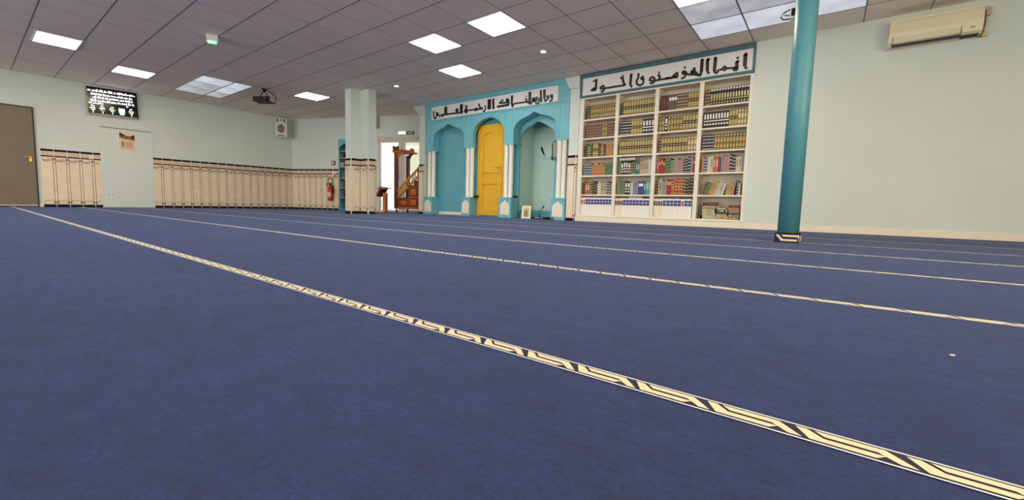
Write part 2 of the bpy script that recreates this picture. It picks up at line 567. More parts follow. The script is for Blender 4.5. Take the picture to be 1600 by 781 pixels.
def pilaster(x0, x1, label, flare):
    t = thing('pilaster', label, 'pilaster', ((x0 + x1) / 2, YF, 0))
    c = (x0 + x1) / 2
    b = MB()
    b.box(x0 - c, x1 - c, 0.0, 0.28, 0, 2.50, M_wall)
    b.build('shaft', t)
    b = MB()
    w = (x1 - x0) / 2
    b.prism([(-w, 2.49), (w, 2.49), (w + flare[1], H - 0.01), (-w - flare[0], H - 0.01)], -0.034, -0.0005, M_wall)
    b.box(-w, w, -0.0004, 0.28, 2.50, H - 0.002, M_wall)
    b.build('corbel', t)
    b = MB(); dado(b, -w, w, [-0.3, -w + 0.17], top=1.25)
    b.build('tile_dado', t)
pilaster(-8.262, -8.06, 'pale green pilaster with tiled foot, left of the turquoise niche wall', (0.22, -0.02))
pilaster(-3.995, -3.79, 'pale green pilaster with tiled foot, between niche wall and bookcase', (0.11, -0.005))

t = thing('round_column', 'tall glossy turquoise round column standing before the right wall', 'column', (-0.262, 4.56, 0))
b = MB(); b.lathe([(0.0815, 0.0), (0.0815, H)], M_column, seg=40); b.build('shaft', t)
b = MB(); b.lathe([(0.095, 0.076), (0.098, 0.083), (0.084, 0.086)], M_blackp, seg=32); b.build('collar', t)
b = MB()
w = 0.094
b.box(-w, w, -w, w, 0, 0.078, M_navy, bevel=0.006)
y = -w - 0.0015
def face(poly, m=M_cream):
    b.prism([(u, z) for u, z in poly], y, -w + 0.001, m)
face([(-0.082, 0.066), (-0.066, 0.070), (-0.030, 0.030), (0.078, 0.030), (0.070, 0.014), (-0.040, 0.014)])
face([(-0.040, 0.068), (0.090, 0.068), (0.086, 0.010), (0.092, 0.010), (0.080, 0.052), (-0.024, 0.052)])
for sgn in (-1, 1):
    b.box(sgn * w - 0.001, sgn * w + 0.001, -w + 0.012, w - 0.01, 0.012, 0.066, M_cream)
b.build('carpet_wrap', t)

# ---------------------------------------------------------------- turquoise niche wall
YB = 7.52
def ogee(xl, xr, z0, zs, za, xa=None, kind='ogee'):
    """arch outline from the right foot to the left foot"""
    xa = (xl + xr) / 2 if xa is None else xa
    if kind == 'ogee':
        pr = [(1, 0), (0.985, 0.12), (0.94, 0.27), (0.86, 0.42), (0.74, 0.55), (0.60, 0.645), (0.45, 0.715), (0.31, 0.775), (0.19, 0.84), (0.10, 0.91), (0.04, 0.965), (0, 1)]
    elif kind == 'lobed':
        pr = [(0.93, -0.02), (1, 0.10), (0.995, 0.25), (0.93, 0.42), (0.80, 0.58), (0.64, 0.70), (0.46, 0.80), (0.28, 0.89), (0.12, 0.96), (0, 1)]
    else:
        pr = [(1, 0), (0.99, 0.15), (0.95, 0.32), (0.87, 0.50), (0.75, 0.66), (0.60, 0.79), (0.42, 0.89), (0.22, 0.96), (0, 1)]
    pts = [(xr, z0)]
    for u, v in pr:
        pts.append((xa + u * (xr - xa), zs + v * (za - zs)))
    for u, v in pr[::-1][1:]:
        pts.append((xa - u * (xa - xl), zs + v * (za - zs)))
    pts.append((xl, z0))
    return pts
XC = -6.03
t = thing('niche_wall', 'turquoise prayer niche wall with three arches and white twin columns', 'prayer niche', (XC, YF, 0))
def n_(pts):
    return [(x - XC, z) for x, z in pts]
b = MB()
ZB = 1.56
poly = [(-8.055, H), (-4.0, H), (-4.0, ZB)]
poly += ogee(-5.312, -4.26, ZB, 1.84, 2.178, xa=-4.815)
poly += ogee(-6.462, -5.556, ZB, 1.80, 2.19, xa=-6.01, kind='round')
poly += ogee(-7.755, -6.735, ZB, 1.84, 2.178, xa=-7.253)
poly += [(-8.055, ZB)]
b.prism(n_(poly), 0.0, 0.11, M_teal)
b.prism(n_([(-8.055, H), (-6.60, H), (-6.60, ZB), (-6.735, ZB)] + ogee(-7.755, -6.735, ZB, 1.84, 2.178, xa=-7.253)[1:] + [(-8.055, ZB)]), 0.11, 0.215, M_teal)
b.prism(n_([(-5.43, H), (-4.0, H), (-4.0, ZB)] + ogee(-5.312, -4.26, ZB, 1.84, 2.178, xa=-4.815) + [(-5.43, ZB)]), 0.11, 0.215, M_teal)
b.build('arcade', t)
b = MB()
for x0, x1, zt in ((-7.80, -6.70, 2.265), (-6.49, -5.53, 2.275), (-5.345, -4.20, 2.27)):
    for a in ((x0, x0 + 0.008, 1.62, zt), (x1 - 0.008, x1, 1.62, zt), (x0, x1, zt - 0.008, zt)):
        b.box(a[0] - XC, a[1] - XC, -0.006, 0.001, a[2], a[3], M_teal)
b.box(-8.05 - XC, -4.08 - XC, -0.012, 0.001, 2.625, 2.645, M_teal)
b.box(-8.05 - XC, -4.0 - XC, -0.010, 0.001, 2.275, 2.288, M_teal)
b.build('moulding', t)
b = MB()                                    # flat back of the left bay and over the door
b.box(-8.03 - XC, -5.43 - XC, YB - YF, YB - YF + 0.04, 0, H, M_teal_deep)
b.build('back_panel', t)
b = MB(); b.box(-7.745 - XC, -6.74 - XC, YB - YF - 0.02, YB - YF, 0, 0.075, M_white, bevel=0.003); b.build('baseboard', t)
b = MB()                                    # inner lobed arch of the right bay
poly = [(-5.44, 2.62), (-4.002, 2.62), (-4.002, 0), (-4.44, 0), (-4.44, 1.56)]
poly += ogee(-5.335, -4.44, 1.56, 1.60, 2.03, xa=-4.87, kind='lobed')[1:-1]
poly += [(-5.335, 1.56), (-5.335, 0), (-5.44, 0)]
b.prism(n_(poly), 0.25, 0.31, M_teal)
b.build('inner_arch', t)
b = MB()
y0, y1 = 0.31, 0.86
xl, xr = -5.345 - XC, -4.36 - XC
b.box(xl - 0.03, xl, y0, y1 + 0.03, 0, 2.35, M_niche)
b.box(xr, xr + 0.03, y0, y1 + 0.03, 0, 2.35, M_niche)
b.box(xl, xr, y1, y1 + 0.03, 0, 2.35, M_niche)
b.box(xl - 0.03, xr + 0.03, y0, y1 + 0.03, 2.35, 2.40, M_niche)
b.build('niche_lining', t)
b = MB()
b.box(xl, xl + 0.012, y0, y1, 0, 0.165, M_teal_deep); b.box(xr - 0.012, xr, y0, y1, 0, 0.165, M_teal_deep); b.box(xl, xr, y1 - 0.012, y1, 0, 0.165, M_teal_deep)
b.build('niche_skirting', t)
for x in (-7.94, -7.80, -6.641, -6.518, -5.527, -5.400, -4.222, -4.110):
    b = MB()
    b.lathe([(0.056, 0.435), (0.056, 0.455), (0.050, 0.47), (0.050, 1.53), (0.056, 1.545), (0.056, 1.562)], M_white, x - XC, 0.065, 24)
    b.build('column', t)
for x0, x1 in ((-8.045, -7.745), (-6.745, -6.485), (-5.635, -5.308), (-4.325, -4.012)):
    b = MB()
    b.box(x0 - XC, x1 - XC, -0.03, 0.225, 0, 0.40, M_teal)
    b.box(x0 - XC - 0.008, x1 - XC + 0.008, -0.042, 0.23, 0.40, 0.437, M_teal, bevel=0.004)
    b.box(x0 - XC - 0.006, x1 - XC + 0.006, -0.038, 0.228, 0, 0.045, M_teal, bevel=0.003)
    p = b.build('pedestal', t)
    b = MB()
    c = (x0 + x1) / 2 - XC; w = 0.105 if x1 - x0 < 0.28 else 0.115
    def arch(s):
        return [(c - w * s, 0.062 + 0.02 * (1 - s)), (c + w * s, 0.062 + 0.02 * (1 - s)), (c + w * s, 0.27), (c + 0.80 * w * s, 0.31 - .01 * (1 - s)), (c + 0.45 * w * s, 0.33 - .02 * (1 - s)), (c + 0.2 * w * s, 0.345 - .03 * (1 - s)), (c, 0.375 - .04 * (1 - s)),
                (c - 0.2 * w * s, 0.345 - .03 * (1 - s)), (c - 0.45 * w * s, 0.33 - .02 * (1 - s)), (c - 0.80 * w * s, 0.31 - .01 * (1 - s)), (c - w * s, 0.27)]
    b.prism(arch(1.0), -0.040, -0.029, M_white)
    b.prism(arch(0.72), -0.042, -0.035, M_cream_paint)
    b.build('plaque', p)

# yellow door
yd = YB - 0.004
b = MB()
b.box(-6.462, -6.405, yd - 0.03, yd, 0.0, 2.075, M_yellow, bevel=0.004)
b.box(-5.735, -5.685, yd - 0.03, yd, 0.0, 2.075, M_yellow, bevel=0.004)
b.box(-6.405, -5.735, yd - 0.03, yd, 2.02, 2.075, M_yellow, bevel=0.004)
d4 = struct(b.build('door_4'))
b = MB()
b.box(-6.403, -5.737, yd - 0.018, yd - 0.002, 0.03, 2.018, M_yellow)
def rail(x0, x1, z0, z1):
    b.box(x0, x1, yd - 0.040, yd - 0.021, z0, z1, M_yellow, bevel=0.006)
rail(-6.403, -6.30, 0.03, 2.018); rail(-5.84, -5.737, 0.03, 2.018)
rail(-6.30, -5.84, 0.03, 0.17); rail(-6.30, -5.84, 0.735, 0.80); rail(-6.30, -5.84, 0.99, 1.06)
arcp = [(-6.30, 2.018), (-6.30, 1.86), (-6.24, 1.862), (-6.19, 1.875), (-6.14, 1.90), (-6.07, 1.915), (-6.0, 1.90), (-5.95, 1.875), (-5.90, 1.862), (-5.84, 1.86), (-5.84, 2.018)]
b.prism(arcp, yd - 0.040, yd - 0.021, M_yellow)
lf = b.build('door_leaf', d4)
b = MB()
b.box(-5.80, -5.77, yd - 0.047, yd - 0.039, 0.98, 1.16, M_brass, bevel=0.003)
b.tube([(-5.785, yd - 0.04, 1.105), (-5.785, yd - 0.085, 1.105), (-5.81, yd - 0.09, 1.105), (-5.89, yd - 0.088, 1.10)], 0.009, M_brass)
b.build('door_handle', lf)

# lettering traced as strokes: letter group, stroke width, points (x, z) on the front wall
SIGN_SHELF = [
    ('a', 0.045, [(-1.13, 2.574), (-1.091, 2.559)]),
    ('a', 0.052, [(-1.114, 2.571), (-1.113, 2.402)]),
    ('a', 0.035, [(-1.113, 2.402), (-1.098, 2.371), (-1.079, 2.357)]),
    ('b', 0.038, [(-1.212, 2.535), (-1.211, 2.525)]),
    ('b', 0.035, [(-1.191, 2.473), (-1.228, 2.489)]),
    ('b', 0.045, [(-1.224, 2.488), (-1.213, 2.391)]),
    ('b', 0.038, [(-1.205, 2.395), (-1.216, 2.364), (-1.244, 2.365), (-1.265, 2.401)]),
    ('b', 0.03, [(-1.216, 2.397), (-1.264, 2.4), (-1.347, 2.408)]),
    ('b', 0.03, [(-1.347, 2.408), (-1.385, 2.443), (-1.407, 2.416), (-1.381, 2.385), (-1.347, 2.408)]),
    ('b', 0.034, [(-1.405, 2.408), (-1.462, 2.399), (-1.483, 2.366), (-1.51, 2.376), (-1.52, 2.407)]),
    ('b', 0.048, [(-1.519, 2.402), (-1.513, 2.595)]),
    ('b', 0.03, [(-1.537, 2.583), (-1.499, 2.598)]),
    ('c', 0.04, [(-1.636, 2.599), (-1.596, 2.577)]),
    ('c', 0.045, [(-1.625, 2.59), (-1.619, 2.424)]),
    ('c', 0.034, [(-1.619, 2.424), (-1.608, 2.393), (-1.59, 2.373)]),
    ('d', 0.04, [(-1.717, 2.605), (-1.685, 2.584)]),
    ('d', 0.048, [(-1.702, 2.595), (-1.703, 2.414)]),
    ('d', 0.04, [(-1.703, 2.414), (-1.719, 2.367), (-1.752, 2.377), (-1.773, 2.401)]),
    ('d', 0.04, [(-1.763, 2.394), (-1.804, 2.441), (-1.815, 2.503)]),
    ('d', 0.035, [(-1.812, 2.468), (-1.852, 2.444), (-1.812, 2.412), (-1.856, 2.43)]),
    ('d', 0.034, [(-1.753, 2.382), (-1.894, 2.411)]),
    ('e', 0.03, [(-1.964, 2.517), (-1.938, 2.538)]),
    ('e', 0.034, [(-1.889, 2.41), (-1.939, 2.429), (-1.977, 2.435), (-1.985, 2.462), (-1.962, 2.475), (-1.929, 2.447), (-1.929, 2.417), (-1.951, 2.375), (-2.0, 2.362)]),
    ('f', 0.034, [(-2.091, 2.454), (-2.063, 2.465), (-2.061, 2.398), (-2.129, 2.417), (-2.091, 2.454)]),
    ('f', 0.034, [(-2.061, 2.398), (-2.179, 2.404), (-2.242, 2.407)]),
    ('f', 0.034, [(-2.141, 2.397), (-2.318, 2.4), (-2.42, 2.396)]),
    ('f', 0.04, [(-2.371, 2.489), (-2.343, 2.457), (-2.334, 2.402)]),
    ('f', 0.034, [(-2.353, 2.517), (-2.351, 2.505)]),
    ('f', 0.034, [(-2.42, 2.396), (-2.426, 2.441), (-2.46, 2.464), (-2.495, 2.446), (-2.5, 2.417), (-2.45, 2.397), (-2.42, 2.396), (-2.43, 2.37), (-2.472, 2.362), (-2.497, 2.374)]),
    ('g', 0.034, [(-2.713, 2.561), (-2.693, 2.546), (-2.697, 2.497), (-2.726, 2.441), (-2.713, 2.384), (-2.66, 2.357), (-2.609, 2.38), (-2.606, 2.446), (-2.622, 2.497), (-2.652, 2.472), (-2.619, 2.448)]),
    ('h', 0.042, [(-2.844, 2.568), (-2.802, 2.552)]),
    ('h', 0.045, [(-2.826, 2.562), (-2.833, 2.402)]),
    ('h', 0.034, [(-2.833, 2.402), (-2.818, 2.369), (-2.795, 2.351)]),
    ('i', 0.03, [(-2.972, 2.574), (-2.968, 2.561)]),
    ('i', 0.04, [(-3.018, 2.54), (-2.975, 2.537), (-2.957, 2.453), (-2.921, 2.403)]),
    ('i', 0.036, [(-2.921, 2.403), (-3.091, 2.404), (-3.298, 2.403)]),
    ('i', 0.036, [(-3.298, 2.403), (-3.336, 2.456), (-3.382, 2.435), (-3.376, 2.404), (-3.301, 2.401), (-3.321, 2.361), (-3.373, 2.349)]),
    ('j', 0.028, [(-3.527, 2.565), (-3.521, 2.554)]),
    ('j', 0.028, [(-3.501, 2.569), (-3.495, 2.558)]),
    ('j', 0.045, [(-3.469, 2.595), (-3.474, 2.403)]),
    ('j', 0.036, [(-3.474, 2.4), (-3.559, 2.405), (-3.516, 2.435), (-3.476, 2.436)]),
]
SIGN_NICHE = [
    ('a', 0.05, [(-4.405, 2.452), (-4.42, 2.418), (-4.398, 2.395), (-4.379, 2.413), (-4.4, 2.446)]),
    ('a', 0.045, [(-4.379, 2.413), (-4.389, 2.334), (-4.447, 2.323)]),
    ('b', 0.05, [(-4.454, 2.404), (-4.49, 2.407), (-4.5, 2.434), (-4.468, 2.425)]),
    ('b', 0.07, [(-4.567, 2.566), (-4.563, 2.4)]),
    ('b', 0.045, [(-4.563, 2.4), (-4.538, 2.335), (-4.494, 2.372), (-4.454, 2.404)]),
    ('c', 0.06, [(-4.65, 2.569), (-4.647, 2.478), (-4.629, 2.332)]),
    ('d', 0.045, [(-4.693, 2.427), (-4.677, 2.358), (-4.71, 2.309), (-4.781, 2.34)]),
    ('e', 0.05, [(-4.742, 2.458), (-4.735, 2.375), (-4.782, 2.376), (-4.788, 2.435), (-4.79, 2.372), (-4.836, 2.383), (-4.84, 2.437), (-4.83, 2.382), (-4.881, 2.336), (-4.912, 2.349)]),
    ('e', 0.085, [(-4.912, 2.573), (-4.909, 2.378)]),
    ('e', 0.05, [(-4.909, 2.378), (-4.899, 2.338), (-4.864, 2.345)]),
    ('f', 0.035, [(-5.007, 2.499), (-5.006, 2.489)]),
    ('f', 0.06, [(-5.01, 2.46), (-4.986, 2.398), (-4.93, 2.354), (-4.906, 2.349)]),
    ('f', 0.045, [(-4.985, 2.383), (-5.151, 2.385), (-5.32, 2.386)]),
    ('f', 0.07, [(-5.358, 2.567), (-5.362, 2.387)]),
    ('f', 0.05, [(-5.362, 2.387), (-5.34, 2.333), (-5.307, 2.38)]),
    ('g', 0.06, [(-5.756, 2.379), (-5.435, 2.381)]),
    ('g', 0.06, [(-5.442, 2.381), (-5.452, 2.489), (-5.504, 2.496), (-5.469, 2.441)]),
    ('g', 0.045, [(-5.587, 2.512), (-5.687, 2.448), (-5.443, 2.432)]),
    ('h', 0.075, [(-5.866, 2.565), (-5.853, 2.376), (-5.845, 2.341)]),
    ('i', 0.125, [(-5.972, 2.566), (-5.968, 2.349)]),
    ('j', 0.045, [(-6.094, 2.449), (-6.072, 2.395), (-6.099, 2.331), (-6.156, 2.329)]),
    ('k', 0.05, [(-6.283, 2.511), (-6.222, 2.403), (-6.152, 2.4)]),
    ('k', 0.045, [(-6.158, 2.391), (-6.365, 2.396), (-6.631, 2.403)]),
    ('k', 0.07, [(-6.352, 2.424), (-6.364, 2.382), (-6.319, 2.391), (-6.352, 2.424)]),
    ('k', 0.07, [(-6.647, 2.523), (-6.645, 2.435)]),
    ('k', 0.06, [(-6.645, 2.435), (-6.633, 2.359), (-6.699, 2.392), (-6.679, 2.429), (-6.638, 2.424)]),
    ('k', 0.03, [(-6.716, 2.547), (-6.712, 2.536)]),
    ('k', 0.03, [(-6.711, 2.502), (-6.706, 2.491)]),
    ('l', 0.115, [(-6.806, 2.568), (-6.801, 2.379)]),
    ('l', 0.05, [(-6.753, 2.37), (-7.048, 2.387), (-7.353, 2.39)]),
    ('l', 0.09, [(-6.97, 2.413), (-6.943, 2.46), (-6.914, 2.406)]),
    ('l', 0.125, [(-7.313, 2.575), (-7.309, 2.401)]),
    ('l', 0.045, [(-7.353, 2.39), (-7.405, 2.36), (-7.435, 2.373), (-7.421, 2.408), (-7.383, 2.388)]),
    ('l', 0.045, [(-7.435, 2.384), (-7.503, 2.391), (-7.556, 2.402)]),
    ('l', 0.04, [(-7.533, 2.348), (-7.487, 2.345)]),
    ('m', 0.03, [(-7.676, 2.528), (-7.67, 2.517)]),
    ('m', 0.055, [(-7.727, 2.516), (-7.725, 2.395), (-7.693, 2.333), (-7.639, 2.343), (-7.617, 2.404), (-7.626, 2.462), (-7.572, 2.451), (-7.571, 2.399), (-7.61, 2.403)]),
]

# ---------------------------------------------------------------- lettered signs
def lettered(t, strokes, ox, oy, y0, y1, thin=1.0):
    groups = {}
    for g, w, pts in strokes:
        w *= thin
        groups.setdefault(g, []).append((w, pts))
    for g, ss in groups.items():
        b = MB()
        for w, pts in ss:
            if len(pts) == 2 and math.dist(pts[0], pts[1]) < 0.03:      # a dot
                c = pts[0]
                b.prism([(c[0] - ox + w * 0.62 * u, c[1] + w * 0.62 * v) for u, v in ((-1, 0), (0, -1), (1, 0), (0, 1))], y0, y1, M_black)
            else:
                b.stroke([(p[0] - ox, p[1]) for p in pts], w, y0, y1, M_black)
        b.build('lettering', t)
t = thing('niche_sign', 'long white sign with black Kufic lettering over the three turquoise arches', 'sign', (XC, YF, 0))
b = MB(); b.box(-7.80 - XC, -4.255 - XC, -0.022, -0.001, 2.303, 2.607, M_signboard, bevel=0.003); b.build('board', t)
lettered(t, SIGN_NICHE, XC, 0, -0.027, -0.021, 0.8)
XB = -2.38
t = thing('shelf_sign', 'white sign with black Kufic lettering in a dark teal frame over the bookcase', 'sign', (XB, YF, 0))
b = MB(); b.box(-3.74 - XB, -1.01 - XB, -0.014, 0.02, 2.325, 2.64, M_signboard); b.build('board', t)
b = MB()
for a in ((-3.785, -3.738, 2.288, 2.70), (-1.012, -0.982, 2.288, 2.70), (-3.738, -1.012, 2.288, 2.327), (-3.738, -1.012, 2.638, 2.70)):
    b.box(a[0] - XB, a[1] - XB, -0.028, 0.02, a[2], a[3], M_darkteal, bevel=0.003)
b.build('frame', t)
lettered(t, SIGN_SHELF, XB, 0, -0.020, -0.013)

# ---------------------------------------------------------------- bookcase
YS = 7.57
t = thing('bookcase', 'built-in white bookcase with four bays of shelves', 'bookcase', (XB, YF, 0))
SHELF_Z = [1.89, 1.548, 1.202, 0.858, 0.506, 0.128]
BAYS = [(-3.700, -3.083), (-3.022, -2.398), (-2.335, -1.712), (-1.650, -1.030)]
quickbox('side_panel', t, (-3.785 - XB, -3.70 - XB, 0, YS - YF, 0.10, 2.287), M_shelf, 0.003)
quickbox('side_panel', t, (-1.03 - XB, -0.985 - XB, 0, YS - YF, 0.10, 2.287), M_shelf, 0.003)
for (a, c), (d, e) in zip(BAYS[:-1], BAYS[1:]):
    quickbox('divider', t, (c - XB, d - XB, 0, YS - YF - 0.01, 0.128, 2.265), M_shelf, 0.003)
quickbox('top_panel', t, (-3.70 - XB, -1.03 - XB, 0, YS - YF, 2.263, 2.287), M_shelf)
quickbox('back_panel', t, (-3.70 - XB, -1.03 - XB, YS - YF - 0.012, YS - YF, 0.10, 2.265), mat('bookcase_back', (206, 196, 178), 0.6))
quickbox('bottom_panel', t, (-3.70 - XB, -1.03 - XB, 0.0, YS - YF - 0.01, 0.10, 0.128), M_shelf)
quickbox('plinth', t, (-3.79 - XB, -0.985 - XB, -0.03, YS - YF, 0, 0.095), M_cream_paint, 0.004)
for (a, c) in BAYS:
    for z in SHELF_Z[:-1]:
        quickbox('shelf', t, (a - XB, c - XB, 0.004, YS - YF - 0.012, z - 0.026, z), M_shelf, 0.002)

# ---------------------------------------------------------------- books
GOLD = mat('gilt', (172, 150, 78), 0.4, metal=0.15, noise=0.25, nscale=60)
PALEG = mat('pale_gilt', (198, 184, 136), 0.4, metal=0.2)
WHT = mat('print_white', (228, 224, 214), 0.6)
INK = mat('print_black', (18, 16, 18), 0.6)
PAGE = mat('pages', (222, 208, 172), 0.85, noise=0.05, nscale=90)
BLUEP = mat('print_blue', (44, 48, 132), 0.5)
def cov(n, rgb):
    return mat('cover_' + n, tuple(int(v * 0.84) for v in rgb), 0.5, noise=0.08, nscale=40)
KIND = {   # key: (cover, decor, decor material, words)
    'dk': (cov('dark_brown', (44, 28, 22)), 'bands', GOLD, 'dark brown'),
    'go': (cov('olive', (62, 54, 28)), 'gilt', GOLD, 'gilt olive'),
    'gb': (cov('olive_black', (56, 50, 30)), 'giltink', GOLD, 'gilt olive with black lettering'),
    'rd': (cov('dark_red', (104, 24, 22)), 'title', M_tile_brown, 'dark red'),
    'gw': (cov('grey_brown', (104, 88, 78)), 'label', WHT, 'grey-brown with white label'),
    'gr': (cov('grey_red', (112, 74, 62)), 'bands', PALEG, 'grey-red banded'),
    'yg': (cov('yellow_gold', (120, 98, 34)), 'giltink', GOLD, 'bright yellow gilt'),
    'bk': (cov('black', (22, 20, 18)), 'dots', PALEG, 'black with white-tipped gilt spine'),
    'pk': (cov('pinkish', (156, 108, 88)), 'bands', M_tile_dark, 'pinkish banded'),
    'nv': (cov('navy', (30, 30, 48)), 'bands', WHT, 'navy banded'),
    'bw': (cov('black_white', (34, 30, 28)), 'bars', WHT, 'black with white bars'),
    'bg': (cov('brown_gold', (58, 38, 24)), 'gilt', GOLD, 'gilt brown'),
    'rg': (cov('red_gold', (128, 74, 44)), 'gilt', PALEG, 'gilt reddish brown'),
    'gn': (cov('green_pale', (138, 150, 96)), 'plain', None, 'pale green'),
    'eg': (cov('emerald', (32, 112, 66)), 'bands', GOLD, 'emerald green'),
    'bl': (cov('slate_blue', (74, 92, 120)), 'bands', WHT, 'slate blue'),
    'tn': (cov('tan', (196, 144, 84)), 'bandslow', M_wood, 'tan banded'),
    'te': (cov('teal', (42, 124, 140)), 'title', WHT, 'teal'),
    'pt': (cov('pale_tan', (206, 186, 142)), 'title', M_tile_brown, 'pale tan'),
    'wh': (cov('white', (226, 222, 212)), 'plain', None, 'white'),
    'or': (cov('orange', (206, 100, 58)), 'title', WHT, 'orange'),
    're': (cov('red', (176, 30, 34)), 'label', GOLD, 'red'),
    'ro': (cov('red_ornate', (196, 52, 30)), 'gilt2', GOLD, 'ornate orange-red'),
    'pi': (cov('pink', (200, 140, 136)), 'plain', None, 'pink'),
    'lg': (cov('light_grey', (168, 162, 150)), 'plain', None, 'light grey'),
    'cr': (cov('cream', (224, 212, 174)), 'title', M_tile_brown, 'cream'),
    'yw': (cov('yellow_ochre', (206, 168, 90)), 'title', M_tile_brown, 'ochre'),
    'br': (cov('brown', (96, 60, 40)), 'bands', PALEG, 'brown'),
    'ol': (cov('olive_green', (116, 128, 68)), 'plain', None, 'olive green'),
    'li': (cov('lilac', (150, 146, 176)), 'plain', None, 'lilac'),
    'rb': (cov('royal_blue', (52, 66, 148)), 'label', WHT, 'royal blue'),
    'aq': (cov('aqua', (112, 172, 168)), 'title', WHT, 'aqua'),
    'wb': (M_white, 'bluegrid', BLUEP, 'white with blue checked label'),
    'wo': (M_white, 'patch', cov('orange_patch', (214, 112, 66)), 'white with orange label'),
    'wk': (M_cream_paint, 'patch', cov('brown_patch', (70, 40, 22)), 'cream with brown label'),
    'pg': (cov('palest_green', (190, 210, 190)), 'plain', None, 'palest green'),
}
CACHE = {}
def book_mesh(key, w, h, d):
    k = (key, round(w, 3), round(h, 3), round(d, 3))
    if k in CACHE:
        return CACHE[k]
    cover, deco, dm, _ = KIND[key]
    b = MB()
    tk = 0.0025
    b.prism([(0, d), (0, 0.003), (w * 0.2, 0.0008), (w * 0.5, 0), (w * 0.8, 0.0008), (w, 0.003), (w, d), (w - tk, d), (w - tk, 0.006), (tk, 0.006), (tk, d)], 0, h, cover, axis='z')
    b.box(tk, w - tk, 0.006, d - 0.004, 0.003, h - 0.003, PAGE)
    def band(f0, f1, m, i=0.06, e=0.0):
        b.box(w * i, w * (1 - i), -0.001 - e, 0.003, h * f0, h * f1, m)
    if deco == 'bands':
        for f in (0.07, 0.26, 0.46, 0.66, 0.86):
            band(f, f + 0.035, dm)
    elif deco == 'gilt':
        band(0.06, 0.10, dm); band(0.15, 0.34, dm, 0.14); band(0.38, 0.41, dm); band(0.46, 0.72, dm, 0.14); band(0.76, 0.79, dm); band(0.84, 0.94, dm, 0.14)
    elif deco == 'giltink':
        band(0.05, 0.09, dm); band(0.13, 0.40, dm, 0.1); band(0.62, 0.95, dm, 0.1); band(0.43, 0.58, INK, 0.0); band(0.48, 0.53, PALEG, 0.2, 0.0006)
    elif deco == 'gilt2':
        band(0.08, 0.14, dm); band(0.30, 0.36, dm); band(0.44, 0.58, dm, 0.2); band(0.66, 0.72, dm); band(0.86, 0.92, dm)
    elif deco == 'dots':
        band(0.88, 0.97, WHT, 0.15); band(0.40, 0.68, dm, 0.24); band(0.28, 0.36, GOLD, 0.1); band(0.10, 0.18, dm, 0.28)
    elif deco == 'bars':
        band(0.55, 0.86, dm, 0.22); band(0.40, 0.46, dm, 0.0); band(0.18, 0.28, dm, 0.2)
    elif deco == 'bandslow':
        band(0.06, 0.20, dm, 0.0); band(0.80, 0.88, dm, 0.0)
    elif deco == 'title':
        band(0.35, 0.80, dm, 0.36)
    elif deco == 'label':
        band(0.62, 0.82, dm, 0.1)
    elif deco == 'patch':
        band(0.62, 0.88, dm, 0.14)
    elif deco == 'bluegrid':
        band(0.62, 0.755, dm, 0.05); band(0.78, 0.915, dm, 0.05)
    o = b.build('book'); me = o.data
    bpy.data.objects.remove(o)
    CACHE[k] = me
    return me
ORD = ['first', 'second', 'third', 'fourth', 'fifth', 'sixth', 'seventh', 'eighth', 'ninth', 'tenth', 'eleventh', 'twelfth', 'thirteenth', 'fourteenth', 'fifteenth', 'sixteenth', 'seventeenth', 'eighteenth', 'nineteenth', 'twentieth']
ROWN = ['top', 'second', 'third', 'fourth', 'fifth', 'bottom']
BAYN = ['leftmost', 'second', 'third', 'rightmost']
def rep(s):
    out = []
    for tok in s.split():
        n = ''.join(ch for ch in tok if ch.isdigit()); k = ''.join(ch for ch in tok if not ch.isdigit())
        out += [k] * int(n or 1)
    return out
ROWS = [   # bay by bay, left to right; top row first.  (books, height, left gap)
    [('2dk 11go', .25, .03), ('dk 12gb', .25, .02), ('3rd 3gw 4gr 4yg', .255, .02), ('2br 14bk', .25, .01)],
    [('7pk 2go 3pk', .25, .03), ('4nv 4yg 4bw', .25, .02), ('2bg bw 5go 5gb', .25, .01), ('9bw 3yg 3rg', .25, .01)],
    [('dk gn dk 2yg dk go dk 3tn', .24, .04), ('13gb', .25, .02), ('br 9gb 3rg', .25, .02), ('4nv 5go 5bg', .25, .01)],
    [('4bl 6tn 4eg', .23, .02), ('ol 4bw 2br te te pt 2pt wh', .24, .02), ('or 3re eg eg gn 2lg 2pi 3nv li re', .25, .01), ('tn bl wh cr 2or rd li 2pi 2nv cr cr li', .26, .02)],
    [('dk 2or br 2dk wh 2pt 2bl bg', .24, .03), ('gn 2ol 2bw wh 2li rb te 2aq', .25, .02), ('dk pt 2lg 2re 4ro br 3dk', .26, .01), ('dk ol ol yw yw cr wh cr wh yw yw pi nv pg', .21, .05)],
    [('2wo 9wb', .318, .0), ('4wk 8wb', .310, .0), ('4wk 5wb wo 2wb', .310, .0), None],
]
WID = {'rb': 1.9, 'pt': 1.3, 'yw': 1.3, 'wk': 0.6, 'wo': 0.75, 'bw': 1.0, 're': 0.9, 'wh': 1.2}
def place_book(key, w, h, d, x, y, z, label, group, tilt=0.0, flat=False, yaw=0.0):
    o = bpy.data.objects.new('book', book_mesh(key, w, h, d))
    C.objects.link(o)
    if flat:      # lying down, spine to the front
        o.matrix_world = Matrix.Translation((x, y, z)) @ Matrix.Rotation(yaw, 4, 'Z') @ Matrix.Translation((0, 0, w)) @ Matrix.Rotation(PI / 2, 4, 'Y')
    else:
        o.matrix_world = Matrix.Translation((x, y, z)) @ Matrix.Rotation(tilt, 4, 'Y')
    tag(o, label, 'book', group)
    return o
nb = 0
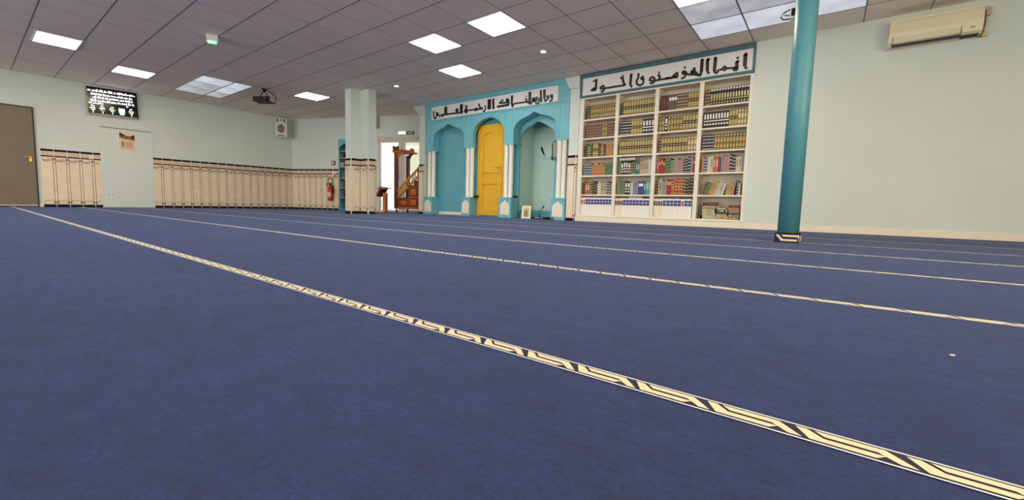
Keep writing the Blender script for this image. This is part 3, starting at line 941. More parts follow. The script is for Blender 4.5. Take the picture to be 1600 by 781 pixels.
for r, row in enumerate(ROWS):
    for c, cell in enumerate(row):
        if cell is None:
            continue
        keys = rep(cell[0]); h0 = cell[1]; gap = cell[2]
        a, e = BAYS[c]
        z = SHELF_Z[r] + 0.0006
        x = a + 0.004 + gap
        lean = (r == 4 and c == 3)
        ws = [WID.get(k, 1.0) * (1.0 if r < 3 else rnd.choice((0.85, 1.0, 1.15)) if r < 5 else 1.0) for k in keys]
        avail = e - x - (0.012 if not lean else 0.115)
        unit = avail / sum(ws)
        n = len(keys)
        for i, (k, w) in enumerate(zip(keys, ws)):
            w = round(w * unit - 0.0004, 3)
            same = i > 0 and keys[i - 1] == k
            if not same or r >= 3:
                h = h0 * (1.0 if r in (0, 1, 2) and n > 11 and k not in ('dk', 'gn') else rnd.choice((0.88, 0.94, 1.0, 1.04)) if r < 5 else 1.0)
            h = min(round(h, 3), 0.325 if r < 5 else 0.345)
            d = 0.17 if r != 4 else 0.15
            label = '%s book from left, %s, %s shelf, %s bay' % (ORD[i], KIND[k][3], ROWN[r], BAYN[c])
            tilt = 0.0
            if lean and i < n - 2:
                tilt = 0.27 if i < 9 else 0.13
            if tilt:
                x += w * math.sin(tilt) * math.tan(tilt) + 0.0008
            place_book(k, w, h, d, x, YF + (0.035 if r < 5 else 0.02) + rnd.uniform(0, 0.004), z + (w * math.sin(tilt) + 0.0005 if tilt else 0), label, 'books on the %s shelf, %s bay' % (ROWN[r], BAYN[c]), tilt)
            x += (w * math.cos(tilt) if tilt else w) + 0.0006
            if lean and i == 8:
                x += h * (math.sin(0.27) - math.sin(0.13)) + 0.004
            if lean and i == n - 3:
                x += h * math.sin(tilt) + 0.004
            nb += 1
# lying books
for (c, x, w, k, L, words) in ((0, -3.66, 0.020, 'or', .17, 'orange book lying on the standing books at the left, bottom shelf, leftmost bay'), (0, -3.33, 0.018, 'br', .15, 'brown book lying on the blue-labelled books, bottom shelf, leftmost bay'),
        (1, -2.98, 0.018, 'or', .16, 'orange book lying on brown-labelled books, bottom shelf, second bay'), (1, -2.78, 0.030, 'wh', .24, 'white book lying on blue-labelled books, bottom shelf, second bay'),
        (2, -2.16, 0.015, 'dk', .15, 'dark book lying on blue-labelled books, bottom shelf, third bay'), (2, -1.93, 0.022, 'rd', .18, 'red book lying on the standing books, bottom shelf, third bay'),
        ):
    zt = SHELF_Z[5] + (0.3195 if c == 0 else 0.3115)
    place_book(k, w, L, 0.14, x, YF + 0.04, zt, words, 'lying books on the bottom shelf', flat=True)
place_book('wh', 0.048, 0.28, 0.15, -2.985, YF + 0.05, SHELF_Z[3] + 0.252, 'thick white box file lying across books, fourth shelf, second bay', 'lying books on the fourth shelf', flat=True)
# three stacks in the lower right compartment
STK = [(-1.565, [('pg', .052, .20), ('cr', .040, .19), ('cr', .032, .18), ('cr', .030, .17), ('yw', .026, .19), ('wh', .020, .23), ('rd', .060, .22)], 'left stack'),
       (-1.362, [('pt', .050, .155), ('cr', .026, .15), ('dk', .030, .15), ('bk', .045, .15), ('wh', .020, .13)], 'middle stack'),
       (-1.198, [('go', .045, .15), ('pt', .030, .145), ('dk', .032, .15), ('lg', .030, .14), ('tn', .045, .15), ('rd', .040, .145)], 'right stack')]
for x, lst, nm in STK:
    z = SHELF_Z[5] + 0.0006
    for i, (k, w, L) in enumerate(lst):
        pos = 'bottom' if i == 0 else 'top' if i == len(lst) - 1 else ORD[i] + ' from bottom'
        place_book(k, w, L, 0.15, x + rnd.uniform(-0.008, 0.004), YF + 0.03 + rnd.uniform(0, 0.012), z, '%s book, %s of the %s, bottom right shelf' % (KIND[k][3], pos, nm), 'stacked books on the bottom right shelf', flat=True)
        z += w + 0.0008
place_book('dk', 0.03, 0.21, 0.15, -1.635, YF + 0.06, SHELF_Z[5] + 0.011, 'dark book leaning at the left of the stacks, bottom right shelf', 'stacked books on the bottom right shelf', tilt=0.28)

# ---------------------------------------------------------------- ceiling lights
def panel_light(x0, x1, y0, y1, warm, label, group='square ceiling light panels'):
    t = thing('ceiling_light', label, 'light', ((x0 + x1) / 2, (y0 + y1) / 2, H), 0, group)
    w, h = (x1 - x0) / 2, (y1 - y0) / 2
    b = MB()
    f = 0.018
    for a in ((-w, w, -h, -h + f), (-w, w, h - f, h), (-w, -w + f, -h + f, h - f), (w - f, w, -h + f, h - f)):
        b.box(a[0], a[1], a[2], a[3], -0.010, 0.0, M_white)
    b.build('frame', t)
    b = MB()
    b.box(-w + f, w - f, -h + f, h - f, -0.007, 0.0, emit('light_warm', WARM, WARM_POWER) if warm else emit('light_cool', COOL, COOL_POWER))
    b.build('diffuser', t)
def cell(ix, iy):
    return gx(ix) + 0.006, gx(ix + 1) - 0.006, gy(iy) + 0.006, gy(iy + 1) - 0.006
panel_light(gx(-8.29), gx(-7.15), gy(1.13), gy(2.0), True, 'warm light panel at the far left of the ceiling, nearest the brown door')
panel_light(*cell(-10.1, 3), True, 'warm light panel above the wall screen')
panel_light(*cell(-8, 8), True, 'warm light panel beside the square pillar')
panel_light(*cell(0, 7), True, 'warm light panel, middle one of the three in front of the niche wall')
panel_light(*cell(2, 7), False, 'large bright white light panel, nearest of the three before the niche wall')
panel_light(*cell(-1, 9), False, 'white light panel closest to the niche wall')
panel_light(*cell(6, 8), True, 'warm light panel before the bookcase, beside the skylight panels')
for (ix, iy, wm) in ((7, 3, False), (2, 1, False), (-4, -1, False), (-12, -3, True), (11, 5, True), (12, 0, True), (-8, -4, True), (4, -4, False)):  # unseen panels, added to raise the brightness of the room
    panel_light(*cell(ix, iy), wm, 'added ceiling light panel %s, outside the picture' % ('behind or above the viewer' if iy < 2 else 'above the right side of the room'), 'added ceiling lights outside the picture')

def skylight_mat(name, a, c, power, scale):
    m = bpy.data.materials.new(name); m.use_nodes = True
    nt = m.node_tree; b = nt.nodes['Principled BSDF']
    tc = nt.nodes.new('ShaderNodeTexCoord'); n = nt.nodes.new('ShaderNodeTexNoise'); r = nt.nodes.new('ShaderNodeMix'); r.data_type = 'RGBA'
    n.inputs['Scale'].default_value = scale; n.inputs['Detail'].default_value = 3
    nt.links.new(tc.outputs['Object'], n.inputs['Vector'])
    mr = nt.nodes.new('ShaderNodeMapRange'); mr.inputs['From Min'].default_value = 0.35; mr.inputs['From Max'].default_value = 0.65
    nt.links.new(n.outputs['Fac'], mr.inputs['Value']); nt.links.new(mr.outputs[0], r.inputs[0])
    r.inputs[6].default_value = lin(a) + (1,); r.inputs[7].default_value = lin(c) + (1,)
    nt.links.new(r.outputs[2], b.inputs['Emission Color'])
    b.inputs['Emission Strength'].default_value = power
    b.inputs['Base Color'].default_value = (0.35, 0.36, 0.38, 1)
    b.inputs['Roughness'].default_value = 0.18
    return m
SKY_A = skylight_mat('skylight_panel_bright', (176, 184, 200), (206, 212, 222), 0.62, 2.5)
SKY_B = skylight_mat('skylight_panel_grey', (150, 150, 160), (196, 200, 212), 0.5, 2.2)
def sky_panel(x0, x1, y0, y1, m, label, group, bar=M_steel):
    t = thing('skylight_panel', label, 'skylight', ((x0 + x1) / 2, (y0 + y1) / 2, H), 0, group)
    w, h = (x1 - x0) / 2, (y1 - y0) / 2
    b = MB(); b.box(-w + 0.008, w - 0.008, -h + 0.008, h - 0.008, -0.003, 0.0, m); b.build('pane', t)
    b = MB()
    for a in ((-w, w, -h, -h + 0.008), (-w, w, h - 0.008, h), (-w, -w + 0.008, -h, h), (w - 0.008, w, -h, h)):
        b.box(*a, -0.006, 0.0, bar)
    b.build('frame', t)
M_bar = mat('skylight_bar', (196, 198, 200), 0.5)
G = 'translucent skylight panels near the wall screen'
for k, (nm, m) in enumerate((('leftmost', SKY_B), ('middle', SKY_B), ('rightmost', SKY_A))):
    sky_panel(gx(-11.03 + 1.01 * k), gx(-10.02 + 1.01 * k), gy(4.98), gy(5.93), m, '%s of the near row of bluish skylight panels, left ceiling' % nm, G, M_bar)
for k, (nm, m) in enumerate((('leftmost', SKY_B), ('middle', SKY_A), ('rightmost', SKY_A))):
    sky_panel(gx(-11.03 + 1.01 * k), gx(-10.02 + 1.01 * k), gy(5.95), gy(6.53), m, '%s of the far row of bluish skylight panels, left ceiling' % nm, G, M_bar)
G = 'translucent skylight panels before the bookcase'
M_bar2 = mat('skylight_bar_dark', (112, 106, 104), 0.6)
for ix, iy, m, w in ((6, 9, SKY_B, 'grey skylight panel beside the warm light, right ceiling'), (6, 10, SKY_A, 'bright clouded skylight panel above the lettered shelf sign'),
                     (7, 9, SKY_B, 'skylight panel farther from the wall, left of the turquoise column'), (7, 10, SKY_A, 'skylight panel behind the ceiling projector by the turquoise column'),
                     (8, 10, SKY_A, 'skylight panel hidden behind the turquoise column top'), (7, 8, SKY_A, 'bright skylight panel at the top edge of the picture')):
    sky_panel(gx(ix), gx(ix + 1), gy(iy), gy(iy + 1), m, w, G, M_bar2)

for x, y, col, p, lab in ((-3.72, 5.85, (1.0, 0.72, 0.36), 60, 'small warm glowing spotlight in the ceiling before the niche wall'), (-7.307, 5.80, (1, 1, 1), 25, 'tiny white spotlight in the ceiling above the doorway')):
    t = thing('ceiling_spotlight', lab, 'light', (x, y, H))
    b = MB(); b.lathe([(0.048, -0.008), (0.052, 0.0)], M_white, seg=24); b.build('rim', t)
    b = MB(); b.lathe([(0.036, -0.0095), (0.036, -0.004)], emit('spot_%d' % p, col, p), seg=20); b.build('bulb', t)

# ---------------------------------------------------------------- ceiling fittings
t = thing('emergency_light', 'small white ceiling box with a glowing green face', 'emergency light', (-7.50, 2.49, H - 0.001), math.radians(62))
b = MB(); b.box(-0.075, 0.075, -0.06, 0.06, -0.115, 0.0, M_speaker, bevel=0.006); b.build('housing', t)
b = MB(); b.box(-0.06, 0.06, -0.066, -0.02, -0.128, -0.085, emit('green_glow', (0.16, 0.72, 0.34), 0.7), bevel=0.008); b.build('green_lens', t)

def projector(x, y, rz, label, drop, white_rim=False, sc=1.0):
    t = thing('ceiling_projector', label, 'projector', (x, y, H), rz)
    b = MB()
    b.lathe([(0.05, -0.012), (0.05, 0.0)], M_blackp, seg=16)
    b.lathe([(0.026, -0.075), (0.030, -0.012)], M_blackp, seg=14)
    for s in (-1, 1):
        b.tube([(0.02 * s, 0, -0.06), (0.09 * s, 0.0, -drop + 0.11), (0.12 * s, 0.0, -drop + 0.085)], 0.010, M_blackp)
        b.tube([(0.12 * s, -0.02, -drop + 0.085), (0.04 * s, -0.05, -drop + 0.10)], 0.008, M_blackp)
    b.box(-0.13, 0.13, -0.05, 0.05, -drop + 0.078, -drop + 0.09, M_blackp)
    b.build('mount', t)
    b = MB()
    b.box(-0.19, 0.19, -0.13, 0.13, -drop - 0.03, -drop + 0.08, M_blackp, bevel=0.012)
    if white_rim:
        b.box(-0.195, -0.180, -0.135, 0.135, -drop - 0.034, -drop + 0.084, M_white)
        b.box(-0.195, 0.195, -0.135, 0.135, -drop - 0.04, -drop - 0.028, M_white)
    bd = b.build('body', t)
    b = MB()
    Mx = Matrix.Translation((0.09, -0.13, -drop + 0.025)) @ Matrix.Rotation(PI / 2, 4, 'X')
    b.lathe([(0.040, -0.005), (0.040, 0.022), (0.030, 0.024)], M_blackp, seg=20, M=Mx)
    b.lathe([(0.028, 0.020), (0.024, 0.025)], mat('lens_glass', (60, 66, 80), 0.08, coat=1), seg=20, M=Mx)
    b.build('lens', bd)
    b = MB()
    b.tube([(0.02, 0.03, -0.02), (0.09, 0.06, -0.05), (0.17, 0.10, -0.11), (0.20, 0.12, -drop + 0.12), (0.19, 0.13, -drop + 0.04)], 0.009, M_blackp)
    b.build('cable', t)
    return t
projector(-10.02, 4.30, math.radians(38), 'black projector hanging from the left ceiling beside the skylight', 0.27)
t = thing('ceiling_projector', 'black projector with pale rim hanging by the turquoise column top', 'projector', (-0.40, 6.33, H), math.radians(2))
b = MB(); b.lathe([(0.03, -0.05), (0.035, 0.0)], M_blackp, seg=14); b.build('mount', t)
b = MB(); b.box(-0.115, 0.115, -0.10, 0.10, -0.135, -0.045, M_blackp, bevel=0.006)
b.box(-0.122, -0.112, -0.105, 0.105, -0.14, -0.04, M_white); b.box(-0.122, 0.122, -0.105, 0.105, -0.145, -0.133, M_white)
b.build('body', t)
b = MB(); b.tube([(-0.02, -0.02, -0.02), (-0.12, -0.03, -0.022), (-0.19, -0.03, -0.05), (-0.215, -0.03, -0.10), (-0.19, -0.03, -0.13), (-0.11, -0.03, -0.135)], 0.008, M_blackp)
b.tube([(-0.18, -0.02, -0.075), (-0.14, -0.02, -0.09), (-0.115, -0.02, -0.08)], 0.006, M_blackp)
b.build('cable', t)

# ---------------------------------------------------------------- left wall fittings (local x = along wall, -y = into room)
t = thing('wall_screen', 'flat screen with prayer times high on the left wall above the flush door', 'screen', (XL, 2.25, 2.37), PI / 2)
tilt = Matrix.Rotation(0.030, 4, 'Y').inverted()
b = MB(); b.box(-0.42, 0.42, -0.055, -0.015, -0.29, 0.29, M_blackp, bevel=0.006, M=tilt)
b.box(-0.18, 0.18, -0.02, 0.0, -0.15, 0.15, M_blackp)
b.build('housing', t)
b = MB()
M_bez = mat('screen_bezel', (170, 158, 140), 0.35)
for a in ((-0.437, -0.42, -0.305, 0.30), (0.42, 0.437, -0.305, 0.30)):
    b.box(a[0], a[1], -0.062, -0.02, a[2], a[3], M_bez if a[0] < 0 else M_blackp, M=tilt)
b.box(-0.42, 0.42, -0.062, -0.02, -0.305, -0.27, M_bez, M=tilt)
b.box(-0.42, 0.42, -0.062, -0.02, 0.285, 0.30, M_blackp, M=tilt)
b.build('bezel', t)
b = MB(); b.box(-0.42, 0.42, -0.058, -0.05, -0.27, 0.285, M_screen, M=tilt); b.build('display', t)
b = MB()
E_W = emit('screen_text_white', (0.92, 0.88, 1.0), 1.0)
E_G = emit('screen_text_green', (0.55, 0.85, 0.40), 0.8)
E_T = emit('screen_text_mint', (0.45, 0.95, 0.75), 0.9)
def wordline(x0, x1, z, h, m):
    x = x0
    while x < x1:
        L = rnd.uniform(0.03, 0.11)
        xe = min(x + L, x1)
        q = x
        while q < xe - 0.006:
            g = rnd.choice((0.55, 0.55, 0.8, 1.0))
            w = rnd.uniform(0.007, 0.011)
            b.box(q, q + w, -0.0595, -0.057, z, z + h * g, m, M=tilt)
            b.box(q, q + w + 0.004, -0.0595, -0.057, z + (0 if rnd.random() < .5 else h * 0.42), z + (h * 0.16 if rnd.random() < .5 else h * 0.55), m, M=tilt)
            q += w + 0.0035
        x = xe + 0.016
for a in ((-0.405, 0.405, 0.205, 0.05), (-0.36, 0.36, 0.130, 0.05), (-0.33, 0.36, 0.060, 0.05), (-0.37, 0.38, -0.010, 0.05), (-0.40, -0.17, -0.060, 0.030), (0.23, 0.29, -0.060, 0.028)):
    b = MB(); wordline(*a, E_W); b.build('text_line', t)
for i, cx in enumerate((-0.345, -0.185, -0.02, 0.145, 0.315)):
    z = -0.10
    b = MB()
    if i == 3:
        b.box(cx - 0.055, cx + 0.055, -0.0592, -0.057, -0.20, -0.10, E_T, M=tilt)
        b.box(cx - 0.04, cx + 0.04, -0.0592, -0.057, -0.245, -0.205, E_T, M=tilt)
    else:
        wordline(cx - 0.025, cx + 0.025, z - 0.012, 0.028, E_W)
        wordline(cx - 0.05, cx + 0.05, z - 0.065, 0.045, E_G)
        wordline(cx - 0.03, cx + 0.03, z - 0.10, 0.028, E_G)
        b.box(cx - 0.008, cx + 0.008, -0.0592, -0.057, z - 0.155, z - 0.115, E_W, M=tilt)
    b.build('time_entry', t)

t = thing('poster', 'small paper notice with a dark torn-looking top picture on the flush door', 'poster', (XL + 0.0145, 2.475, 1.54), PI / 2)
b = MB(); b.box(-0.138, 0.138, -0.003, 0.0, -0.21, 0.20, mat('paper_beige', (226, 202, 172), 0.7, noise=0.04)); b.build('sheet', t)
b = MB()
b.prism([(-0.135, 0.20), (-0.135, 0.075), (-0.05, 0.055), (0.05, 0.05), (0.135, 0.03), (0.135, 0.165), (0.07, 0.125), (0.0, 0.125)], -0.0045, -0.0025, mat('poster_brown_print', (124, 84, 60), 0.7, noise=0.3, nscale=14))
b.prism([(-0.135, 0.20), (-0.135, 0.12), (-0.02, 0.135)], -0.0052, -0.0035, mat('poster_dark_print', (44, 28, 22), 0.7))
b.prism([(0.135, 0.165), (0.135, 0.07), (0.07, 0.10), (0.06, 0.13)], -0.0052, -0.0035, mat('poster_dark_print', (44, 28, 22), 0.7))
b.box(-0.10, -0.065, -0.0045, -0.0025, -0.13, -0.01, mat('poster_grey_print', (140, 108, 100), 0.7, noise=0.3, nscale=50))
b.box(-0.055, 0.10, -0.0045, -0.0025, -0.14, 0.0, mat('poster_tan_print', (206, 170, 134), 0.7))
b.box(-0.12, 0.12, -0.0045, -0.0025, -0.165, -0.158, mat('poster_line_print', (170, 136, 112), 0.7))
b.build('print', t)

t = thing('light_switch', 'cream light switch on the tiled dado beside the brown door', 'switch', (XL + 0.0155, 1.84, 1.115), PI / 2)
b = MB(); b.box(-0.04, 0.04, -0.012, 0.0, -0.04, 0.04, M_cream_paint, bevel=0.004); b.build('plate', t)
b = MB(); b.box(-0.025, 0.025, -0.017, -0.010, -0.028, 0.028, M_cream_paint, bevel=0.003); b.build('rocker', t)
t = thing('wall_socket', 'white double socket low on the flush door', 'socket', (XL + 0.0145, 2.137, 0.30), PI / 2)
b = MB(); b.box(-0.065, 0.065, -0.012, 0.0, -0.034, 0.034, M_white, bevel=0.004); b.build('plate', t)
b = MB()
for s in (-1, 1):
    b.lathe([(0.020, 0.0), (0.020, 0.004)], mat('socket_grey', (170, 168, 160), 0.5), seg=16, M=Matrix.Translation((0.031 * s, -0.0115, 0)) @ Matrix.Rotation(PI / 2, 4, 'X'))
b.build('outlet', t)

# loudspeaker in the corner
t = thing('wall_speaker', 'white loudspeaker with round grille high near the left corner', 'speaker', (-12.84, 5.965, 2.38), math.radians(62))
b = MB()
b.prism([(-0.135, -0.27), (0.135, -0.27), (0.155, -0.18), (0.155, 0.25), (0.13, 0.27), (-0.13, 0.27), (-0.155, 0.25), (-0.155, -0.18)], -0.10, 0.06, M_speaker)
b.build('cabinet', t)
b = MB()
Mx = Matrix.Translation((0, -0.10, -0.03)) @ Matrix.Rotation(PI / 2, 4, 'X') @ Matrix.Diagonal((0.92, 1.25, 1, 1))
b.lathe([(0.128, 0.0), (0.128, 0.008), (0.118, 0.014), (0.112, 0.008)], M_speaker, seg=28, M=Mx)
b.lathe([(0.112, 0.004), (0.09, 0.012), (0.02, 0.020)], M_grille, seg=28, M=Mx)
b.build('grille', t)
b = MB()
for s in (-1, 1):
    b.box(s * 0.09 - 0.022, s * 0.09 + 0.022, -0.106, -0.09, 0.16, 0.25, mat('speaker_slot', (86, 80, 76), 0.6))
b.box(-0.02, 0.02, -0.106, -0.09, 0.19, 0.23, mat('speaker_slot', (86, 80, 76), 0.6))
b.box(-0.09, 0.09, -0.106, -0.09, -0.245, -0.215, mat('speaker_slot', (86, 80, 76), 0.6))
b.build('port', t)
b = MB(); b.tube([(0.05, 0.05, 0.20), (0.03, 0.12, 0.27), (0.0, 0.17, 0.30)], 0.018, M_blackp); b.box(-0.05, 0.05, 0.05, 0.10, -0.06, 0.06, M_blackp)
b.build('bracket', t)

# ---------------------------------------------------------------- back wall fittings
def on_back(x, d=0.0, z=0.0):
    return back(BL(x), d, z)
t = thing('fire_extinguisher', 'red fire extinguisher with black hose hung on the tiled back wall', 'fire extinguisher', on_back(-11.705, 0.09, 0.28), BA)
b = MB(); b.lathe([(0.060, 0), (0.072, 0.012), (0.075, 0.03), (0.075, 0.36), (0.066, 0.40), (0.035, 0.43), (0.028, 0.455)], M_red, seg=24); b.build('cylinder', t)
b = MB(); b.box(-0.045, 0.075, -0.0785, -0.05, 0.11, 0.25, mat('extinguisher_label', (226, 190, 170), 0.5)); b.build('instruction_label', t)
b = MB()
b.lathe([(0.026, 0.44), (0.026, 0.49), (0.018, 0.50)], M_blackp, seg=14)
b.box(-0.09, 0.05, -0.014, 0.014, 0.49, 0.508, M_blackp); b.box(-0.085, 0.03, -0.012, 0.012, 0.525, 0.54, M_blackp)
b.build('valve', t)
b = MB(); b.tube([(0.03, 0, 0.47), (0.08, 0.0, 0.54), (0.09, 0.0, 0.60), (0.05, 0.0, 0.655), (-0.02, 0.0, 0.66), (-0.07, 0.0, 0.60), (-0.10, 0, 0.50), (-0.105, 0, 0.42)], 0.011, M_blackp)
b.tube([(0.09, 0.0, 0.45), (0.115, -0.01, 0.36), (0.115, -0.01, 0.24), (0.09, -0.01, 0.20)], 0.020, M_blackp)
b.build('hose', t)
b = MB(); b.box(-0.03, 0.03, 0.05, 0.076, 0.30, 0.42, M_blackp); b.build('hook', t)
t = thing('extinguisher_sign', 'small white and red sign above the fire extinguisher', 'sign', on_back(-11.63, 0.016, 1.065), BA)
b = MB(); b.box(-0.06, 0.06, -0.002, 0.0, -0.07, 0.08, M_white); b.build('board', t)
b = MB(); b.box(-0.025, 0.06, -0.003, -0.001, -0.07, 0.02, mat('sign_pinkish_red', (214, 110, 96), 0.5)); b.build('symbol', t)
t = thing('fire_call_point', 'small red-framed fire call point on the wall above the dado', 'call point', on_back(-11.645, 0.0, 1.40), BA)
b = MB(); b.box(-0.062, 0.062, -0.04, 0.0, -0.062, 0.062, mat('call_point_red', (128, 42, 36), 0.4), bevel=0.006); b.build('housing', t)
b = MB(); b.box(-0.036, 0.036, -0.043, -0.038, -0.036, 0.036, M_speaker); b.build('glass_plate', t)

t = thing('exit_sign', 'green and white exit sign over the glazed door', 'sign', on_back(-9.44, 0.0, 2.225), BA)
b = MB(); b.box(-0.235, 0.235, -0.05, 0.0, -0.045, 0.045, mat('exit_sign_grey', (150, 160, 152), 0.5), bevel=0.004); b.build('housing', t)
b = MB(); b.box(-0.23, 0.0, -0.053, -0.049, -0.038, 0.038, emit('exit_pale_green', (0.78, 1.0, 0.86), 0.95)); b.build('lit_panel', t)
b = MB(); b.box(0.005, 0.23, -0.053, -0.049, -0.040, 0.040, mat('exit_dark', (28, 44, 38), 0.5)); b.build('pictogram_panel', t)
b = MB()
b.prism([(0.052, 0), (0.085, 0.03), (0.085, -0.03)], -0.055, -0.052, WHT); b.box(0.085, 0.105, -0.055, -0.052, -0.012, 0.012, WHT)
b.stroke([(0.15, 0.012), (0.142, -0.010), (0.125, -0.028)], 0.012, -0.055, -0.052, WHT); b.stroke([(0.142, -0.010), (0.162, -0.020), (0.160, -0.034)], 0.011, -0.055, -0.052, WHT)
b.stroke([(0.127, 0.008), (0.15, 0.012), (0.172, 0.0)], 0.009, -0.055, -0.052, WHT); b.box(0.149, 0.163, -0.055, -0.052, 0.020, 0.034, WHT)
b.box(0.185, 0.215, -0.055, -0.052, -0.032, 0.032, WHT); b.box(0.192, 0.208, -0.056, -0.053, -0.032, 0.024, mat('exit_dark', (28, 44, 38), 0.5))
b.build('pictogram', t)
t = thing('junction_box', 'small grey box high on the wall left of the exit sign', 'box', on_back(-10.33, 0.0, 2.42), BA)
b = MB(); b.box(-0.05, 0.11, -0.05, 0.0, -0.055, 0.28, mat('box_grey', (150, 150, 142), 0.5), bevel=0.004); b.box(-0.03, 0.09, -0.056, -0.05, -0.05, -0.03, M_joint); b.build('housing', t)

# teal bookcase in the back corner
t = thing('narrow_bookcase', 'tall turquoise bookcase half hidden behind the square pillar', 'bookcase', back(1.786, 0.004, 0), BA)
W, DP, HT = 0.72, 0.20, 2.03
quickbox('side_panel', t, (0, 0.03, -DP, 0, 0, HT), M_teal_deep); quickbox('side_panel', t, (W - 0.03, W, -DP, 0, 0, HT), M_teal_deep)
quickbox('back_panel', t, (0.03, W - 0.03, -0.012, 0, 0, HT), M_darkteal)
for z in (0.045, 0.385, 0.66, 0.945, 1.265, 1.53, 1.72):
    quickbox('shelf', t, (0.03, W - 0.03, -DP + 0.005, -0.012, z - 0.022, z), M_teal_deep)
b = MB()
b.prism([(0, HT + 0.03), (0, 1.74), (0.03, 1.74), (0.035, 1.80), (0.10, 1.88), (0.20, 1.92), (W - 0.20, 1.92), (W - 0.10, 1.88), (W - 0.035, 1.80), (W - 0.03, 1.74), (W, 1.74), (W, HT + 0.03)], -DP - 0.012, -DP, M_teal_deep)
b.box(0, W, -DP, 0, HT, HT + 0.03, M_teal_deep)
b.build('arched_cornice', t)
k = 0
for z, keys, nm in ((1.265, 'cr yw', 'fifth'), (0.945, 'dk nv br', 'fourth'), (0.66, 'nv dk rd bw', 'third'), (0.385, 'nv dk', 'second'), (1.53, 'br dk', 'sixth')):
    for i, kk in enumerate(keys.split()):
        p = back(1.786, DP - 0.03, 0) + Vector((math.cos(BA), math.sin(BA), 0)) * (0.032 + 0.062 * i)
        o = bpy.data.objects.new('book', book_mesh(kk, 0.055, 0.20 if z < 1.2 else 0.13, 0.12)); C.objects.link(o)
        o.location = (p.x, p.y, z + 0.001); o.rotation_euler = (0, 0, BA)
        tag(o, '%s book from left, %s, %s shelf from below of the turquoise bookcase' % (ORD[i], KIND[kk][3], nm), 'book', 'books in the turquoise bookcase')

# ---------------------------------------------------------------- lectern and pulpit
t = thing('lectern', 'small reddish wooden lectern with sloping top before the glazed door', 'lectern', (-9.20, 6.90, 0), math.radians(20))
b = MB(); b.box(-0.14, 0.12, -0.15, 0.15, 0.0, 0.03, M_wood, bevel=0.004); b.build('base', t)
b = MB(); b.box(0.0, 0.09, -0.06, 0.06, 0.03, 0.52, M_wood, bevel=0.004); b.build('post', t)
b = MB()
Mx = Matrix.Translation((-0.045, 0, 0.555)) @ Matrix.Rotation(math.radians(-62), 4, 'Y')
b.box(-0.15, 0.13, -0.17, 0.17, -0.03, 0.03, M_wood_d, bevel=0.006, M=Mx)
b.box(-0.15, -0.125, -0.17, 0.17, 0.03, 0.06, M_wood_d, M=Mx)
b.build('sloping_top', t)
b = MB(); b.box(-0.12, 0.16, -0.17, 0.17, 0.62, 0.645, M_wood, bevel=0.003); b.build('ledge', t)

t = thing('wooden_pulpit', 'orange-brown wooden pulpit with canopy posts, stairs and sloping balustrade before the glazed door', 'pulpit', (-9.30, 7.36, 0))
PX = lambda x: x
b = MB()
b.box(-0.07, 0.045, 0, 0.07, 0.10, 1.70, M_wood_d, bevel=0.006); b.build('post', t)
b = MB(); b.box(-0.05, 0.055, 0.40, 0.47, 0.10, 1.58, M_wood_d, bevel=0.006); b.build('post', t)
b = MB()
b.box(0.90, 0.97, 0, 0.06, 0.10, 1.20, M_wood_d, bevel=0.006); b.build('post', t)
b = MB(); b.box(0.90, 0.97, 0.41, 0.47, 0.10, 1.20, M_wood_d, bevel=0.006); b.build('post', t)
b = MB()                                        # canopy: cornice board, curved brackets, carved crest
b.box(-0.11, 0.26, -0.04, 0.55, 1.615, 1.66, M_wood, bevel=0.008)
b.box(-0.06, 0.20, 0.02, 0.48, 1.66, 1.70, M_wood)
b.prism([(0.05, 1.615), (0.22, 1.615), (0.12, 1.56), (0.06, 1.47)], 0.42, 0.46, M_wood_d)
b.prism([(0.07, 1.615), (0.40, 1.615), (0.35, 1.575), (0.22, 1.56), (0.12, 1.535), (0.07, 1.46)], 0.0, 0.05, M_wood)
b.build('canopy', t)
b = MB()
b.prism([(-0.10, 1.66), (-0.12, 1.78), (-0.085, 1.815), (-0.03, 1.785), (0.02, 1.76), (0.07, 1.785), (0.10, 1.80), (0.115, 1.755), (0.10, 1.66)], -0.02, 0.02, M_wood_d)
b.prism([(0.0, 1.66), (0.02, 1.74), (0.10, 1.79), (0.18, 1.74), (0.20, 1.66)], 0.46, 0.50, M_wood)
b.build('crest', t)
b = MB(); b.box(-0.06, 0.97, 0.005, 0.465, 0.10, 0.15, M_wood, bevel=0.004); b.build('base_frame', t)
b = MB(); b.box(0.10, 0.92, 0.02, 0.45, 0.15, 0.40, M_wood); b.box(0.52, 0.92, 0.02, 0.45, 0.40, 0.72, M_wood); b.box(0.74, 0.92, 0.02, 0.45, 0.72, 0.86, M_wood_d)
b.box(0.08, 0.54, 0.01, 0.46, 0.385, 0.41, M_wood_d); b.box(0.50, 0.94, 0.01, 0.46, 0.70, 0.735, M_wood_d)
b.build('steps', t)
for x0, x1, z0, z1 in ((0.16, 0.50, 0.17, 0.37), (0.55, 0.89, 0.17, 0.40), (0.55, 0.89, 0.44, 0.68)):
    b = MB()
    b.box(x0, x1, 0.008, 0.022, z0, z1, M_wood_d); b.box(x0 + 0.05, x1 - 0.05, 0.0, 0.012, z0 + 0.04, z1 - 0.04, M_wood, bevel=0.004)
    b.build('raised_panel', t)
def sl(x):
    return 0.555 + (x - 0.03) * 0.66
